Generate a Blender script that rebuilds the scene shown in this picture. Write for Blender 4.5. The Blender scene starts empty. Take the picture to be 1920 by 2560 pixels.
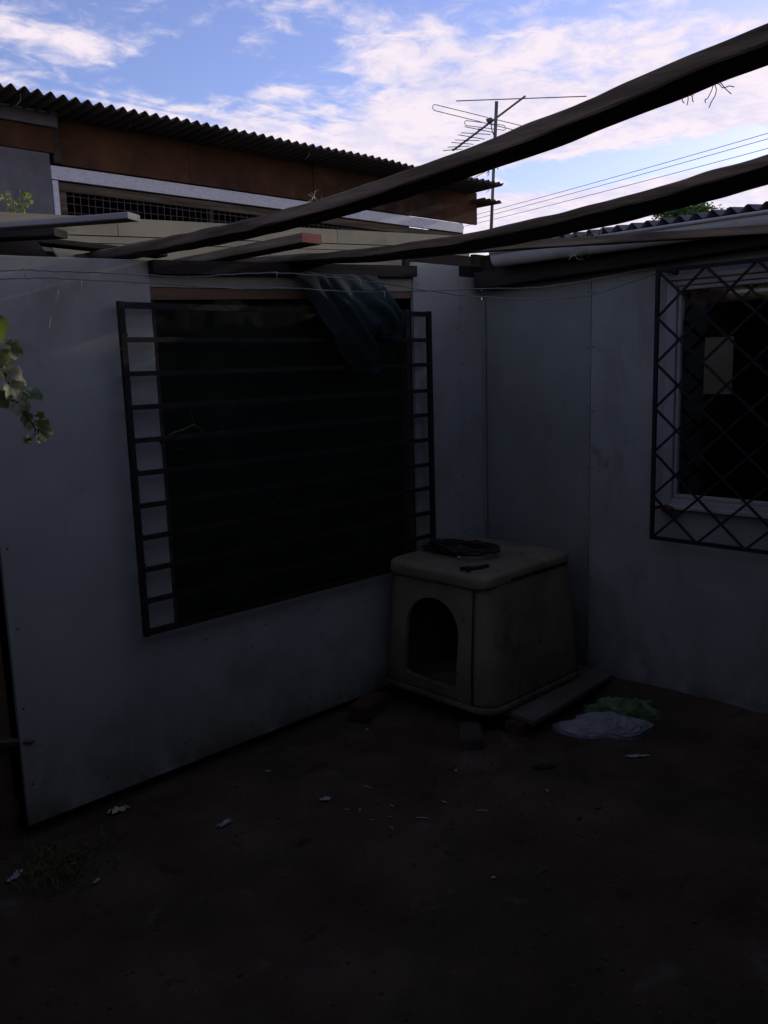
import bpy, bmesh, math, random
from math import sin, cos, pi, radians, exp, sqrt
from mathutils import Vector, Matrix, noise

random.seed(7)
scene = bpy.context.scene
COL = scene.collection

# ------------------------------------------------------------------ camera
cam_d = bpy.data.cameras.new("camera")
cam = bpy.data.objects.new("camera", cam_d)
COL.objects.link(cam)
YAW, PITCH, ROLL = radians(44.0485), radians(-9.7166), radians(-1.7356)
_f = Vector((sin(YAW) * cos(PITCH), cos(YAW) * cos(PITCH), sin(PITCH)))
_r = Vector((cos(YAW), -sin(YAW), 0.0))
_u = _r.cross(_f)
_r2 = _r * cos(ROLL) + _u * sin(ROLL)
_u2 = -_r * sin(ROLL) + _u * cos(ROLL)
_m = Matrix((_r2, _u2, -_f)).transposed().to_4x4()
_m.translation = Vector((-3.8041, -3.0916, 1.705))
cam.matrix_world = _m
cam_d.sensor_fit = 'VERTICAL'
cam_d.sensor_height = 36.0
cam_d.lens = 2128.25 / 2560 * 36.0
cam_d.clip_start = 0.02
cam_d.clip_end = 2000
scene.camera = cam

# ------------------------------------------------------------------ sky, sun, exposure
SUN_EL, SUN_AZ = radians(16.5), radians(92.4)      # azimuth from +Y towards +X
world = bpy.data.worlds.new("World")
scene.world = world
world.use_nodes = True


def build_world():
    nt = world.node_tree
    N, L = nt.nodes, nt.links
    N.clear()

    def nd(t, **kw):
        n = N.new(t)
        for k, v in kw.items():
            setattr(n, k, v)
        return n

    def put(sock, v):
        if isinstance(v, (int, float)):
            sock.default_value = v
        elif isinstance(v, tuple):
            sock.default_value = v
        else:
            L.new(v, sock)

    def M(op, a, b=None, c=None, clamp=False):
        n = nd('ShaderNodeMath', operation=op, use_clamp=clamp)
        put(n.inputs[0], a)
        if b is not None:
            put(n.inputs[1], b)
        if c is not None:
            put(n.inputs[2], c)
        return n.outputs[0]

    def smooth(x, lo, hi):
        n = nd('ShaderNodeMapRange', interpolation_type='SMOOTHSTEP')
        put(n.inputs[0], x)
        n.inputs[1].default_value = lo
        n.inputs[2].default_value = hi
        return n.outputs[0]

    out = nd('ShaderNodeOutputWorld')
    bg = nd('ShaderNodeBackground')
    bg.inputs[1].default_value = 0.1
    L.new(bg.outputs[0], out.inputs[0])
    tc = nd('ShaderNodeTexCoord')
    sep = nd('ShaderNodeSeparateXYZ')
    L.new(tc.outputs['Generated'], sep.inputs[0])
    x, y, z = sep.outputs
    az = M('MULTIPLY', M('ARCTAN2', x, y), 180 / pi)
    el = M('MULTIPLY', M('ARCSINE', z), 180 / pi)
    # cloud layer seen in perspective: direction pushed on to a flat sheet
    zz = M('MAXIMUM', M('ADD', z, 0.10), 0.06)
    px, py = M('DIVIDE', x, zz), M('DIVIDE', y, zz)
    comb = nd('ShaderNodeCombineXYZ')
    L.new(px, comb.inputs[0])
    L.new(py, comb.inputs[1])

    def nz(scale, detail, rough, dist=0.0, vec=None, rot=None, sc=None):
        v = comb.outputs[0] if vec is None else vec
        if rot is not None or sc is not None:
            mp = nd('ShaderNodeMapping')
            L.new(v, mp.inputs[0])
            if rot is not None:
                mp.inputs['Rotation'].default_value = (0, 0, rot)
            if sc is not None:
                mp.inputs['Scale'].default_value = sc
            v = mp.outputs[0]
        n = nd('ShaderNodeTexNoise', noise_dimensions='3D')
        L.new(v, n.inputs['Vector'])
        n.inputs['Scale'].default_value = scale
        n.inputs['Detail'].default_value = detail
        n.inputs['Roughness'].default_value = rough
        n.inputs['Distortion'].default_value = dist
        return n.outputs[0]

    big = nz(1.3, 4, 0.55, 0.3)
    mid = nz(3.6, 9, 0.62, 0.4)
    fine = nz(11.0, 6, 0.62, 0.5, sc=(1.0, 1.0, 1.0))
    ripple = nz(7.0, 4, 0.5, 0.6, rot=radians(62), sc=(0.35, 3.2, 1.0))

    def blob(a0, e0, sa, se, w, tilt=0.0):
        da = M('SUBTRACT', az, a0)
        de = M('SUBTRACT', M('SUBTRACT', el, e0), M('MULTIPLY', da, tilt))
        q = M('ADD', M('POWER', M('ABSOLUTE', M('DIVIDE', da, sa)), 2.0), M('POWER', M('ABSOLUTE', M('DIVIDE', de, se)), 2.0))
        return M('MULTIPLY', M('EXPONENT', M('MULTIPLY', q, -1.0)), w)

    terms = [
        M('MULTIPLY', smooth(el, 17.6, 13.6), 0.50),          # low bank all round the horizon
        M('MULTIPLY', M('MULTIPLY', smooth(az, 40.5, 47.0), smooth(el, 20.4, 18.0)), 0.42),   # tall bank to the right
        blob(25.0, 18.9, 4.2, 0.75, 0.40, -0.11),
        blob(22.6, 20.0, 0.8, 0.5, 0.28),
        blob(38.0, 17.0, 1.3, 0.6, 0.20),
        blob(62.5, 20.0, 3.0, 0.35, 0.22, 0.05),
        blob(45.0, 18.6, 4.0, 1.5, 0.16),
        blob(33.0, 17.2, 4.0, 1.1, -0.22),
        blob(56.0, 11.3, 7.5, 1.05, -1.25, 0.03),
        blob(67.0, 12.0, 8.0, 1.15, -1.15),
        blob(60.2, 13.1, 2.2, 0.5, -0.26),
    ]
    s = terms[0]
    for t in terms[1:]:
        s = M('ADD', s, t)
    tex = M('ADD', M('MULTIPLY', M('SUBTRACT', mid, 0.5), 0.95), M('MULTIPLY', M('SUBTRACT', big, 0.5), 0.45))
    tex = M('ADD', tex, M('MULTIPLY', M('SUBTRACT', fine, 0.5), 0.85))
    tex = M('ADD', tex, M('MULTIPLY', M('SUBTRACT', ripple, 0.5), M('MULTIPLY', smooth(el, 17.5, 15.5), 0.75)))
    # far round the sky, out of the band described above, loose broken cloud
    s = M('ADD', s, M('MULTIPLY', smooth(el, 21.0, 30.0), 0.10))
    cover = M('ADD', s, tex)
    alpha = smooth(cover, -0.02, 0.50)
    sky = nd('ShaderNodeTexSky', sky_type='NISHITA')
    sky.sun_disc = False
    sky.sun_elevation = SUN_EL
    sky.sun_rotation = SUN_AZ
    sky.altitude = 200
    sky.air_density = 1.0
    sky.dust_density = 0.6
    sky.ozone_density = 2.0
    tint = nd('ShaderNodeMixRGB', blend_type='MULTIPLY')
    tint.inputs[0].default_value = 1.0
    L.new(sky.outputs[0], tint.inputs[1])
    tint.inputs[2].default_value = (1.62, 1.42, 1.88, 1)
    shade = nd('ShaderNodeValToRGB')
    L.new(M('ADD', M('MULTIPLY', mid, 0.55), M('MULTIPLY', fine, 0.45)), shade.inputs[0])
    shade.color_ramp.elements[0].position = 0.36
    shade.color_ramp.elements[0].color = (7.0, 6.8, 8.9, 1)
    shade.color_ramp.elements[1].position = 0.56
    shade.color_ramp.elements[1].color = (10.0, 8.8, 9.4, 1)
    mix = nd('ShaderNodeMixRGB')
    L.new(M('MULTIPLY', alpha, 0.93), mix.inputs[0])
    L.new(tint.outputs[0], mix.inputs[1])
    L.new(shade.outputs[0], mix.inputs[2])
    L.new(mix.outputs[0], bg.inputs[0])


build_world()
sun_d = bpy.data.lights.new("sun", 'SUN')
sun_d.energy = 2.5
sun_d.angle = radians(0.5)
sun_d.color = (1.0, 0.90, 0.76)
sun = bpy.data.objects.new("sun", sun_d)
COL.objects.link(sun)
_s = Vector((cos(SUN_EL) * sin(SUN_AZ), cos(SUN_EL) * cos(SUN_AZ), sin(SUN_EL)))
sun.rotation_euler = _s.to_track_quat('Z', 'Y').to_euler()
sun.location = (20, 0, 12)

scene.render.engine = 'CYCLES'
scene.view_settings.view_transform = 'Standard'
scene.view_settings.look = 'None'
scene.view_settings.gamma = 1
scene.view_settings.exposure = 0.0
scene.view_settings.use_curve_mapping = False
scene.cycles.max_bounces = 8
scene.cycles.diffuse_bounces = 5

# ------------------------------------------------------------------ materials
def material(name, stops, scale=6.0, detail=6, rough=0.85, metal=0.0, stretch=(1, 1, 1), bump=0.15, bump_scale=60.0, bump_dist=0.004,
             spec=0.3, patch=None, base_dirt=None, grain=None, coord='Object', speck=None):
    """noise coloured surface. patch=(colour, scale, lo, hi) blotches; base_dirt=(colour, height) grime climbing from the ground"""
    m = bpy.data.materials.new(name)
    m.use_nodes = True
    nt = m.node_tree
    N, L = nt.nodes, nt.links
    b = N['Principled BSDF']
    b.inputs['Roughness'].default_value = rough
    b.inputs['Metallic'].default_value = metal
    b.inputs['Specular IOR Level'].default_value = spec
    tc = N.new('ShaderNodeTexCoord')
    mp = N.new('ShaderNodeMapping')
    mp.inputs['Scale'].default_value = stretch
    L.new(tc.outputs[coord], mp.inputs[0])
    n = N.new('ShaderNodeTexNoise')
    L.new(mp.outputs[0], n.inputs['Vector'])
    n.inputs['Scale'].default_value = scale
    n.inputs['Detail'].default_value = detail
    n.inputs['Roughness'].default_value = 0.65
    r = N.new('ShaderNodeValToRGB')
    L.new(n.outputs[0], r.inputs[0])
    els = r.color_ramp.elements
    while len(els) < len(stops):
        els.new(0.5)
    for i, (p, c) in enumerate(stops):
        els[i].position = p
        els[i].color = (*c, 1)
    col = r.outputs[0]

    def blend(fac, a, c, mode='MIX'):
        x = N.new('ShaderNodeMixRGB')
        x.blend_type = mode
        L.new(fac, x.inputs[0])
        L.new(a, x.inputs[1])
        if isinstance(c, tuple):
            x.inputs[2].default_value = (*c, 1)
        else:
            L.new(c, x.inputs[2])
        return x.outputs[0]

    def rng(sock, lo, hi):
        q = N.new('ShaderNodeMapRange')
        q.interpolation_type = 'SMOOTHSTEP'
        L.new(sock, q.inputs[0])
        q.inputs[1].default_value = lo
        q.inputs[2].default_value = hi
        return q.outputs[0]

    def noise_tex(sc, det=5, st=None, dist=0.0):
        v = tc.outputs[coord]
        if st:
            k = N.new('ShaderNodeMapping')
            k.inputs['Scale'].default_value = st
            L.new(v, k.inputs[0])
            v = k.outputs[0]
        q = N.new('ShaderNodeTexNoise')
        L.new(v, q.inputs['Vector'])
        q.inputs['Scale'].default_value = sc
        q.inputs['Detail'].default_value = det
        q.inputs['Roughness'].default_value = 0.65
        q.inputs['Distortion'].default_value = dist
        return q.outputs[0]

    def mul(a, bb):
        q = N.new('ShaderNodeMath')
        q.operation = 'MULTIPLY'
        L.new(a, q.inputs[0])
        if isinstance(bb, (int, float)):
            q.inputs[1].default_value = bb
        else:
            L.new(bb, q.inputs[1])
        return q.outputs[0]

    for pt in (patch or []):
        c, sc, lo, hi = pt[:4]
        st = pt[4] if len(pt) > 4 else None
        col = blend(rng(noise_tex(sc, 7, st, 0.4), lo, hi), col, c)
    if base_dirt:
        for c, h, amt in base_dirt:
            sp = N.new('ShaderNodeSeparateXYZ')
            L.new(tc.outputs[coord], sp.inputs[0])
            f = rng(sp.outputs[2], h, 0.0)
            f2 = mul(f, rng(noise_tex(5.0, 8, (1, 1, 0.6), 0.5), 0.32, 0.62))
            col = blend(mul(f2, amt), col, c)
    if speck:
        c, sc, lo, hi = speck
        col = blend(rng(noise_tex(sc, 2), lo, hi), col, c)
    L.new(col, b.inputs['Base Color'])
    if bump:
        q = noise_tex(bump_scale, 6, grain)
        bp = N.new('ShaderNodeBump')
        bp.inputs['Strength'].default_value = bump
        bp.inputs['Distance'].default_value = bump_dist
        L.new(q, bp.inputs['Height'])
        L.new(bp.outputs[0], b.inputs['Normal'])
    return m


WOODST = (0.6, 9, 9)
M_ = {}
M_['panel'] = material('painted_panel', [(0.3, (0.248, 0.257, 0.227)), (0.55, (0.305, 0.315, 0.276)), (0.75, (0.338, 0.347, 0.301))], scale=2.2, rough=0.75, bump=0.12, bump_scale=150,
    bump_dist=0.002, patch=[((0.20, 0.192, 0.165), 1.6, 0.52, 0.74), ((0.14, 0.128, 0.095), 4.5, 0.64, 0.78), ((0.30, 0.295, 0.26), 2.4, 0.58, 0.80, (4, 4, 0.6))],
    base_dirt=[((0.16, 0.145, 0.10), 0.55, 0.85), ((0.07, 0.07, 0.05), 0.16, 0.8)], speck=((0.10, 0.09, 0.08), 22, 0.735, 0.76))
M_['panel_b'] = material('mossy_panel', [(0.3, (0.207, 0.218, 0.194)), (0.55, (0.252, 0.263, 0.231)), (0.75, (0.286, 0.297, 0.260))], scale=2.6, rough=0.8, bump=0.12, bump_scale=150,
    bump_dist=0.002, patch=[((0.175, 0.178, 0.15), 2.0, 0.50, 0.74, (2.0, 2.0, 0.9)), ((0.12, 0.112, 0.08), 3.4, 0.60, 0.76)],
    base_dirt=[((0.16, 0.15, 0.115), 0.7, 0.7), ((0.07, 0.065, 0.048), 0.20, 0.8)], speck=((0.09, 0.08, 0.07), 22, 0.735, 0.76))
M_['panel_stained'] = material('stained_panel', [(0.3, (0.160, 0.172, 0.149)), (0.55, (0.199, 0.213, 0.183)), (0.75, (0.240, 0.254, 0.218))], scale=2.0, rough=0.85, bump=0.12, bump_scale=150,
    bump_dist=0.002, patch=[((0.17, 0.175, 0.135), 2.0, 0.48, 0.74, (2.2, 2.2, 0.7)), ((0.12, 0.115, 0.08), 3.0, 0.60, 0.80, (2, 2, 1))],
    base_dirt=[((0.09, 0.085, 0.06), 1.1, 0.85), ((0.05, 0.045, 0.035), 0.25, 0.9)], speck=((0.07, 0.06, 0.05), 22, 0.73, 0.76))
M_['white'] = material('white_paint', [(0.3, (0.269, 0.266, 0.252)), (0.7, (0.339, 0.333, 0.316))], scale=5, rough=0.55, bump=0.1, bump_scale=90, patch=[((0.30, 0.28, 0.23), 4, 0.55, 0.72)])
M_['cream'] = material('cream_board', [(0.3, (0.263, 0.236, 0.143)), (0.55, (0.343, 0.310, 0.200)), (0.75, (0.378, 0.350, 0.243))], scale=4, rough=0.85, bump=0.15, bump_scale=80,
    patch=[((0.20, 0.19, 0.13), 3.0, 0.55, 0.72, (1, 1, 3)), ((0.10, 0.10, 0.075), 7, 0.62, 0.74)])
M_['cream_in'] = material('cream_infill', [(0.3, (0.225, 0.210, 0.165)), (0.7, (0.285, 0.270, 0.217))], scale=5, rough=0.9)
M_['wood'] = material('weathered_timber', [(0.30, (0.029, 0.021, 0.013)), (0.48, (0.089, 0.066, 0.044)), (0.70, (0.200, 0.157, 0.110))], scale=3.0, stretch=WOODST, rough=0.9, bump=0.5,
    bump_scale=9, grain=(0.8, 16, 16), bump_dist=0.004, patch=[((0.05, 0.04, 0.033), 2.0, 0.55, 0.75, (0.7, 4, 4))])
M_['wood_dark'] = material('dark_timber', [(0.3, (0.028, 0.022, 0.018)), (0.55, (0.055, 0.044, 0.036)), (0.78, (0.085, 0.07, 0.06))], scale=3.0, stretch=WOODST, rough=0.92, bump=0.5,
    bump_scale=9, grain=(0.8, 16, 16), bump_dist=0.004)
M_['wood_black'] = material('blackened_timber', [(0.3, (0.012, 0.010, 0.009)), (0.55, (0.024, 0.020, 0.017)), (0.78, (0.042, 0.036, 0.030))], scale=3.0, stretch=WOODST, rough=0.95, bump=0.5,
    bump_scale=9, grain=(0.8, 16, 16), bump_dist=0.004, spec=0.15)
M_['wood_grey'] = material('grey_timber', [(0.28, (0.13, 0.125, 0.125)), (0.5, (0.21, 0.205, 0.205)), (0.75, (0.29, 0.285, 0.285))], scale=3.0, stretch=WOODST, rough=0.9, bump=0.5,
    bump_scale=9, grain=(0.8, 16, 16))
M_['wood_brown'] = material('brown_timber', [(0.3, (0.085, 0.052, 0.028)), (0.6, (0.15, 0.095, 0.055))], scale=3.0, stretch=WOODST, rough=0.85, bump=0.4, bump_scale=9, grain=(0.8, 16, 16))
M_['red_end'] = material('red_oxide_end', [(0.3, (0.20, 0.065, 0.045)), (0.7, (0.32, 0.12, 0.085))], scale=30, rough=0.9, bump=0.3, bump_scale=70)
M_['rust'] = material('rust_brown_sheet', [(0.25, (0.0273, 0.0159, 0.0088)), (0.5, (0.0767, 0.0354, 0.0165)), (0.75, (0.1313, 0.0610, 0.0264))], scale=3.5, rough=0.9, bump=0.25, bump_scale=40,
    patch=[((0.012, 0.009, 0.008), 1.1, 0.50, 0.68)])
M_['roof'] = material('old_tin', [(0.3, (0.045, 0.040, 0.034)), (0.55, (0.075, 0.067, 0.056)), (0.8, (0.11, 0.08, 0.055))], scale=4, rough=0.8, bump=0.3, bump_scale=30,
    patch=[((0.12, 0.06, 0.03), 5, 0.60, 0.75)])
M_['roof_zinc'] = material('zinc_sheet', [(0.3, (0.09, 0.09, 0.092)), (0.7, (0.16, 0.16, 0.165))], scale=5, rough=0.6, metal=0.3, bump=0.15, bump_scale=30, patch=[((0.10, 0.085, 0.07), 3, 0.58, 0.75)])
M_['ridge'] = material('bright_tops_tone', [(0.3, (0.50, 0.51, 0.53)), (0.7, (0.62, 0.63, 0.66))], scale=6, rough=0.6)  # pale tone painted for the bright tops of the tin
M_['iron'] = material('black_iron', [(0.35, (0.0069, 0.0065, 0.0060)), (0.6, (0.0139, 0.0121, 0.0098)), (0.78, (0.0628, 0.0321, 0.0154))], scale=14, rough=0.7, bump=0.4, bump_scale=60, spec=0.25)
M_['iron_b'] = material('dark_lattice_iron', [(0.35, (0.012, 0.013, 0.016)), (0.65, (0.024, 0.024, 0.027)), (0.82, (0.07, 0.035, 0.02))], scale=18, rough=0.85, bump=0.3, bump_scale=60, spec=0.12)
M_['rust_lump'] = material('rust_lump', [(0.3, (0.05, 0.018, 0.008)), (0.7, (0.13, 0.05, 0.02))], scale=30, rough=0.95)
M_['screen'] = material('shade_cloth', [(0.3, (0.0085, 0.0120, 0.0072)), (0.7, (0.0170, 0.0232, 0.0144))], scale=6, rough=0.95, bump=0.6, bump_scale=260, bump_dist=0.002, spec=0.1,
    patch=[((0.030, 0.034, 0.030), 2.2, 0.60, 0.78)])
M_['dark'] = material('dark_interior', [(0.3, (0.012, 0.011, 0.010)), (0.7, (0.02, 0.018, 0.016))], scale=3, rough=1.0, bump=0)
M_['cloth'] = material('navy_cloth', [(0.3, (0.0096, 0.0179, 0.0180)), (0.7, (0.0176, 0.0314, 0.0315))], scale=8, rough=0.95, bump=0.3, bump_scale=400, bump_dist=0.001, spec=0.1)
M_['kennel'] = material('beige_fibreglass', [(0.3, (0.1265, 0.1022, 0.0631)), (0.55, (0.1867, 0.1539, 0.0961)), (0.8, (0.2417, 0.2013, 0.1326))], scale=3.5, rough=0.75, bump=0.15, bump_scale=120,
    patch=[((0.075, 0.062, 0.038), 3.0, 0.50, 0.72), ((0.10, 0.092, 0.065), 2.0, 0.55, 0.75, (4, 4, 0.7))], base_dirt=[((0.05, 0.04, 0.026), 0.40, 0.9)], speck=((0.05, 0.042, 0.03), 26, 0.68, 0.74))
M_['black'] = material('black_rubber', [(0.3, (0.008, 0.008, 0.008)), (0.7, (0.018, 0.017, 0.016))], scale=12, rough=0.6, bump=0.2)
M_['slab'] = material('old_board', [(0.3, (0.07, 0.062, 0.052)), (0.7, (0.12, 0.108, 0.092))], scale=4, rough=0.95, bump=0.4, bump_scale=50)
M_['brick'] = material('brick_red', [(0.3, (0.045, 0.026, 0.017)), (0.7, (0.085, 0.045, 0.028))], scale=14, rough=0.95, bump=0.5, bump_scale=60)
M_['bag'] = material('white_plastic', [(0.3, (0.165, 0.169, 0.176)), (0.7, (0.270, 0.274, 0.277))], scale=8, rough=0.45, bump=0.2, bump_scale=40)
M_['bag_green'] = material('green_plastic', [(0.35, (0.0438, 0.0925, 0.0263)), (0.65, (0.1487, 0.2013, 0.0875))], scale=12, rough=0.4, bump=0.2, bump_scale=40)
M_['paper'] = material('pale_paper', [(0.3, (0.238, 0.241, 0.252)), (0.7, (0.350, 0.350, 0.364))], scale=12, rough=0.8, bump=0.1)
M_['straw'] = material('dry_straw', [(0.3, (0.30, 0.26, 0.18)), (0.7, (0.46, 0.42, 0.32))], scale=20, rough=0.9, bump=0)
M_['pvc'] = material('white_gutter', [(0.3, (0.27, 0.27, 0.265)), (0.7, (0.36, 0.36, 0.355))], scale=5, rough=0.5, bump=0.05, patch=[((0.15, 0.145, 0.13), 2.5, 0.56, 0.74)])
M_['alu'] = material('antenna_metal', [(0.3, (0.096, 0.096, 0.104)), (0.7, (0.176, 0.176, 0.184))], scale=10, rough=0.5, metal=0.4, bump=0)
M_['wire'] = material('galvanised_wire', [(0.3, (0.10, 0.098, 0.095)), (0.7, (0.22, 0.215, 0.21))], scale=60, rough=0.55, metal=0.5, bump=0)
M_['cable'] = material('black_cable', [(0.3, (0.096, 0.096, 0.102)), (0.7, (0.160, 0.160, 0.160))], scale=6, rough=0.7, bump=0)
M_['meshwire'] = material('mesh_wire', [(0.3, (0.10, 0.09, 0.08)), (0.7, (0.17, 0.155, 0.14))], scale=30, rough=0.7, metal=0.2, bump=0)
M_['render'] = material('grey_render', [(0.3, (0.115, 0.115, 0.12)), (0.7, (0.165, 0.165, 0.175))], scale=9, rough=0.95, bump=0.4, bump_scale=80)
M_['reflection_card'] = material('reflection_tone', [(0.3, (0.372, 0.310, 0.223)), (0.7, (0.465, 0.397, 0.298))], scale=6, rough=0.9, bump=0, patch=[((0.24, 0.20, 0.15), 9, 0.58, 0.72)])  # beige tone painted for the reflection in the window
M_['bark'] = material('vine_bark', [(0.3, (0.11, 0.085, 0.05)), (0.7, (0.20, 0.16, 0.09))], scale=20, rough=0.95, bump=0.4)
M_['stone'] = material('pebble', [(0.3, (0.035, 0.030, 0.024)), (0.7, (0.075, 0.065, 0.052))], scale=9, rough=0.95, bump=0)


def leaf_material(name, c0, c1, trans):
    m = bpy.data.materials.new(name)
    m.use_nodes = True
    nt = m.node_tree
    N, L = nt.nodes, nt.links
    b = N['Principled BSDF']
    out = N['Material Output']
    tc = N.new('ShaderNodeTexCoord')
    n = N.new('ShaderNodeTexNoise')
    n.inputs['Scale'].default_value = 18
    L.new(tc.outputs['Object'], n.inputs['Vector'])
    r = N.new('ShaderNodeValToRGB')
    r.color_ramp.elements[0].position = 0.35
    r.color_ramp.elements[1].position = 0.65
    r.color_ramp.elements[0].color = (*c0, 1)
    r.color_ramp.elements[1].color = (*c1, 1)
    L.new(n.outputs[0], r.inputs[0])
    L.new(r.outputs[0], b.inputs['Base Color'])
    b.inputs['Roughness'].default_value = 0.6
    b.inputs['Specular IOR Level'].default_value = 0.3
    t = N.new('ShaderNodeBsdfTranslucent')
    t.inputs[0].default_value = (*trans, 1)
    mx = N.new('ShaderNodeMixShader')
    mx.inputs[0].default_value = 0.35
    L.new(b.outputs[0], mx.inputs[1])
    L.new(t.outputs[0], mx.inputs[2])
    L.new(mx.outputs[0], out.inputs[0])
    return m


M_['leaf'] = leaf_material('vine_leaf', (0.07, 0.10, 0.035), (0.14, 0.17, 0.07), (0.16, 0.22, 0.03))
M_['leaf_sunlit'] = leaf_material('vine_leaf_sunlit', (0.34, 0.34, 0.21), (0.48, 0.47, 0.32), (0.26, 0.28, 0.08))  # paler copy of the vine leaf, sunlight put into its colour
M_['leaf_bright'] = leaf_material('young_leaf', (0.16, 0.20, 0.06), (0.26, 0.28, 0.11), (0.25, 0.32, 0.06))
M_['leaf_tree'] = leaf_material('tree_leaf', (0.04, 0.085, 0.012), (0.08, 0.14, 0.025), (0.10, 0.20, 0.01))


def glass_material():
    m = bpy.data.materials.new('window_glass')
    m.use_nodes = True
    N, L = m.node_tree.nodes, m.node_tree.links
    N.remove(N['Principled BSDF'])
    g = N.new('ShaderNodeBsdfGlossy')
    g.inputs['Roughness'].default_value = 0.04
    g.inputs[0].default_value = (0.9, 0.92, 0.92, 1)
    t = N.new('ShaderNodeBsdfTransparent')
    t.inputs[0].default_value = (0.80, 0.82, 0.80, 1)
    f = N.new('ShaderNodeFresnel')
    f.inputs[0].default_value = 1.5
    mx = N.new('ShaderNodeMixShader')
    L.new(f.outputs[0], mx.inputs[0])
    L.new(t.outputs[0], mx.inputs[1])
    L.new(g.outputs[0], mx.inputs[2])
    L.new(mx.outputs[0], N['Material Output'].inputs[0])
    return m


M_['glass'] = glass_material()


def galvanised():
    m = bpy.data.materials.new('galvanised_steel')
    m.use_nodes = True
    N, L = m.node_tree.nodes, m.node_tree.links
    b = N['Principled BSDF']
    tc = N.new('ShaderNodeTexCoord')
    v = N.new('ShaderNodeTexVoronoi')
    v.inputs['Scale'].default_value = 85
    L.new(tc.outputs['Object'], v.inputs['Vector'])
    r = N.new('ShaderNodeValToRGB')
    r.color_ramp.elements[0].color = (0.40, 0.415, 0.44, 1)
    r.color_ramp.elements[1].color = (0.55, 0.57, 0.60, 1)
    L.new(v.outputs['Color'], r.inputs[0])
    L.new(r.outputs[0], b.inputs['Base Color'])
    b.inputs['Metallic'].default_value = 0.35
    b.inputs['Roughness'].default_value = 0.5
    return m


M_['galv'] = galvanised()


def dirt_material():
    m = material('bare_dirt', [(0.28, (0.0341, 0.0246, 0.0149)), (0.5, (0.0625, 0.0466, 0.0290)), (0.72, (0.0993, 0.0757, 0.0497))], scale=2.2, detail=10, rough=1.0, bump=0.7, bump_scale=38, bump_dist=0.012,
                 spec=0.1, patch=[((0.040, 0.042, 0.022), 1.4, 0.52, 0.72), ((0.12, 0.105, 0.085), 3.0, 0.58, 0.78), ((0.03, 0.024, 0.018), 7.0, 0.58, 0.72)], speck=((0.13, 0.115, 0.09), 55, 0.70, 0.76))
    return m


M_['dirt'] = dirt_material()

# ------------------------------------------------------------------ building helpers
def tag(o, label=None, cat=None, group=None, kind=None):
    if label:
        o['label'] = label
    if cat:
        o['category'] = cat
    if group:
        o['group'] = group
    if kind:
        o['kind'] = kind
    return o


def thing(name, loc, label, cat, group=None):
    o = bpy.data.objects.new(name, None)
    o.location = loc
    o.empty_display_size = 0.1
    COL.objects.link(o)
    return tag(o, label, cat, group)


def adopt(o, parent):
    if parent is not None:
        o.parent = parent
        off = Vector((0, 0, 0))
        p = parent
        # every Empty in the scene is only moved, never turned; mesh parents carry their own matrix
        o.matrix_parent_inverse = world_of(p).inverted()
    return o


def world_of(o):
    m = o.matrix_basis.copy()
    if o.parent:
        m = world_of(o.parent) @ o.matrix_parent_inverse @ m
    return m


def link(name, mesh, mat, parent=None, matrix=None, smooth=False):
    o = bpy.data.objects.new(name, mesh)
    if mat is not None:
        mesh.materials.clear()
        mesh.materials.append(M_[mat] if isinstance(mat, str) else mat)
    if smooth:
        for p in mesh.polygons:
            p.use_smooth = True
    if matrix is not None:
        o.matrix_basis = matrix
    COL.objects.link(o)
    adopt(o, parent)
    return o


def from_data(name, verts, faces, mat, parent=None, matrix=None, smooth=False):
    me = bpy.data.meshes.new(name)
    me.from_pydata([tuple(v) for v in verts], [], faces)
    me.validate()
    me.update()
    return link(name, me, mat, parent, matrix, smooth)


def bm_obj(name, bm, mat, parent=None, matrix=None, smooth=False):
    bmesh.ops.recalc_face_normals(bm, faces=bm.faces)
    me = bpy.data.meshes.new(name)
    bm.to_mesh(me)
    bm.free()
    return link(name, me, mat, parent, matrix, smooth)


def bm_box(bm, x0, x1, y0, y1, z0, z1):
    vs = [bm.verts.new((x, y, z)) for x in (x0, x1) for y in (y0, y1) for z in (z0, z1)]
    for f in ((0, 1, 3, 2), (4, 6, 7, 5), (0, 4, 5, 1), (2, 3, 7, 6), (0, 2, 6, 4), (1, 5, 7, 3)):
        bm.faces.new([vs[i] for i in f])
    return vs


def box(name, x0, x1, y0, y1, z0, z1, mat, parent=None, bevel=0.0):
    bm = bmesh.new()
    bm_box(bm, x0, x1, y0, y1, z0, z1)
    if bevel:
        bmesh.ops.bevel(bm, geom=list(bm.edges), offset=bevel, segments=1, affect='EDGES')
    return bm_obj(name, bm, mat, parent)


def prism(name, poly, axis, a, b, mat, parent=None, bevel=0.0):
    """polygon in the other two axes pushed from a to b along axis"""
    bm = bmesh.new()

    def p3(u, v, w):
        return {'x': (w, u, v), 'y': (u, w, v), 'z': (u, v, w)}[axis]
    lo = [bm.verts.new(p3(u, v, a)) for u, v in poly]
    hi = [bm.verts.new(p3(u, v, b)) for u, v in poly]
    n = len(poly)
    bm.faces.new(lo[::-1])
    bm.faces.new(hi)
    for i in range(n):
        bm.faces.new((lo[i], lo[(i + 1) % n], hi[(i + 1) % n], hi[i]))
    if bevel:
        bmesh.ops.recalc_face_normals(bm, faces=bm.faces)
        bmesh.ops.bevel(bm, geom=list(bm.edges), offset=bevel, segments=1, affect='EDGES')
    return bm_obj(name, bm, mat, parent)


def frame_matrix(p0, p1, up=Vector((0, 0, 1))):
    p0, p1 = Vector(p0), Vector(p1)
    x = (p1 - p0).normalized()
    y = up.cross(x).normalized()
    z = x.cross(y)
    m = Matrix((x, y, z)).transposed().to_4x4()
    m.translation = p0
    return m, (p1 - p0).length


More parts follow.
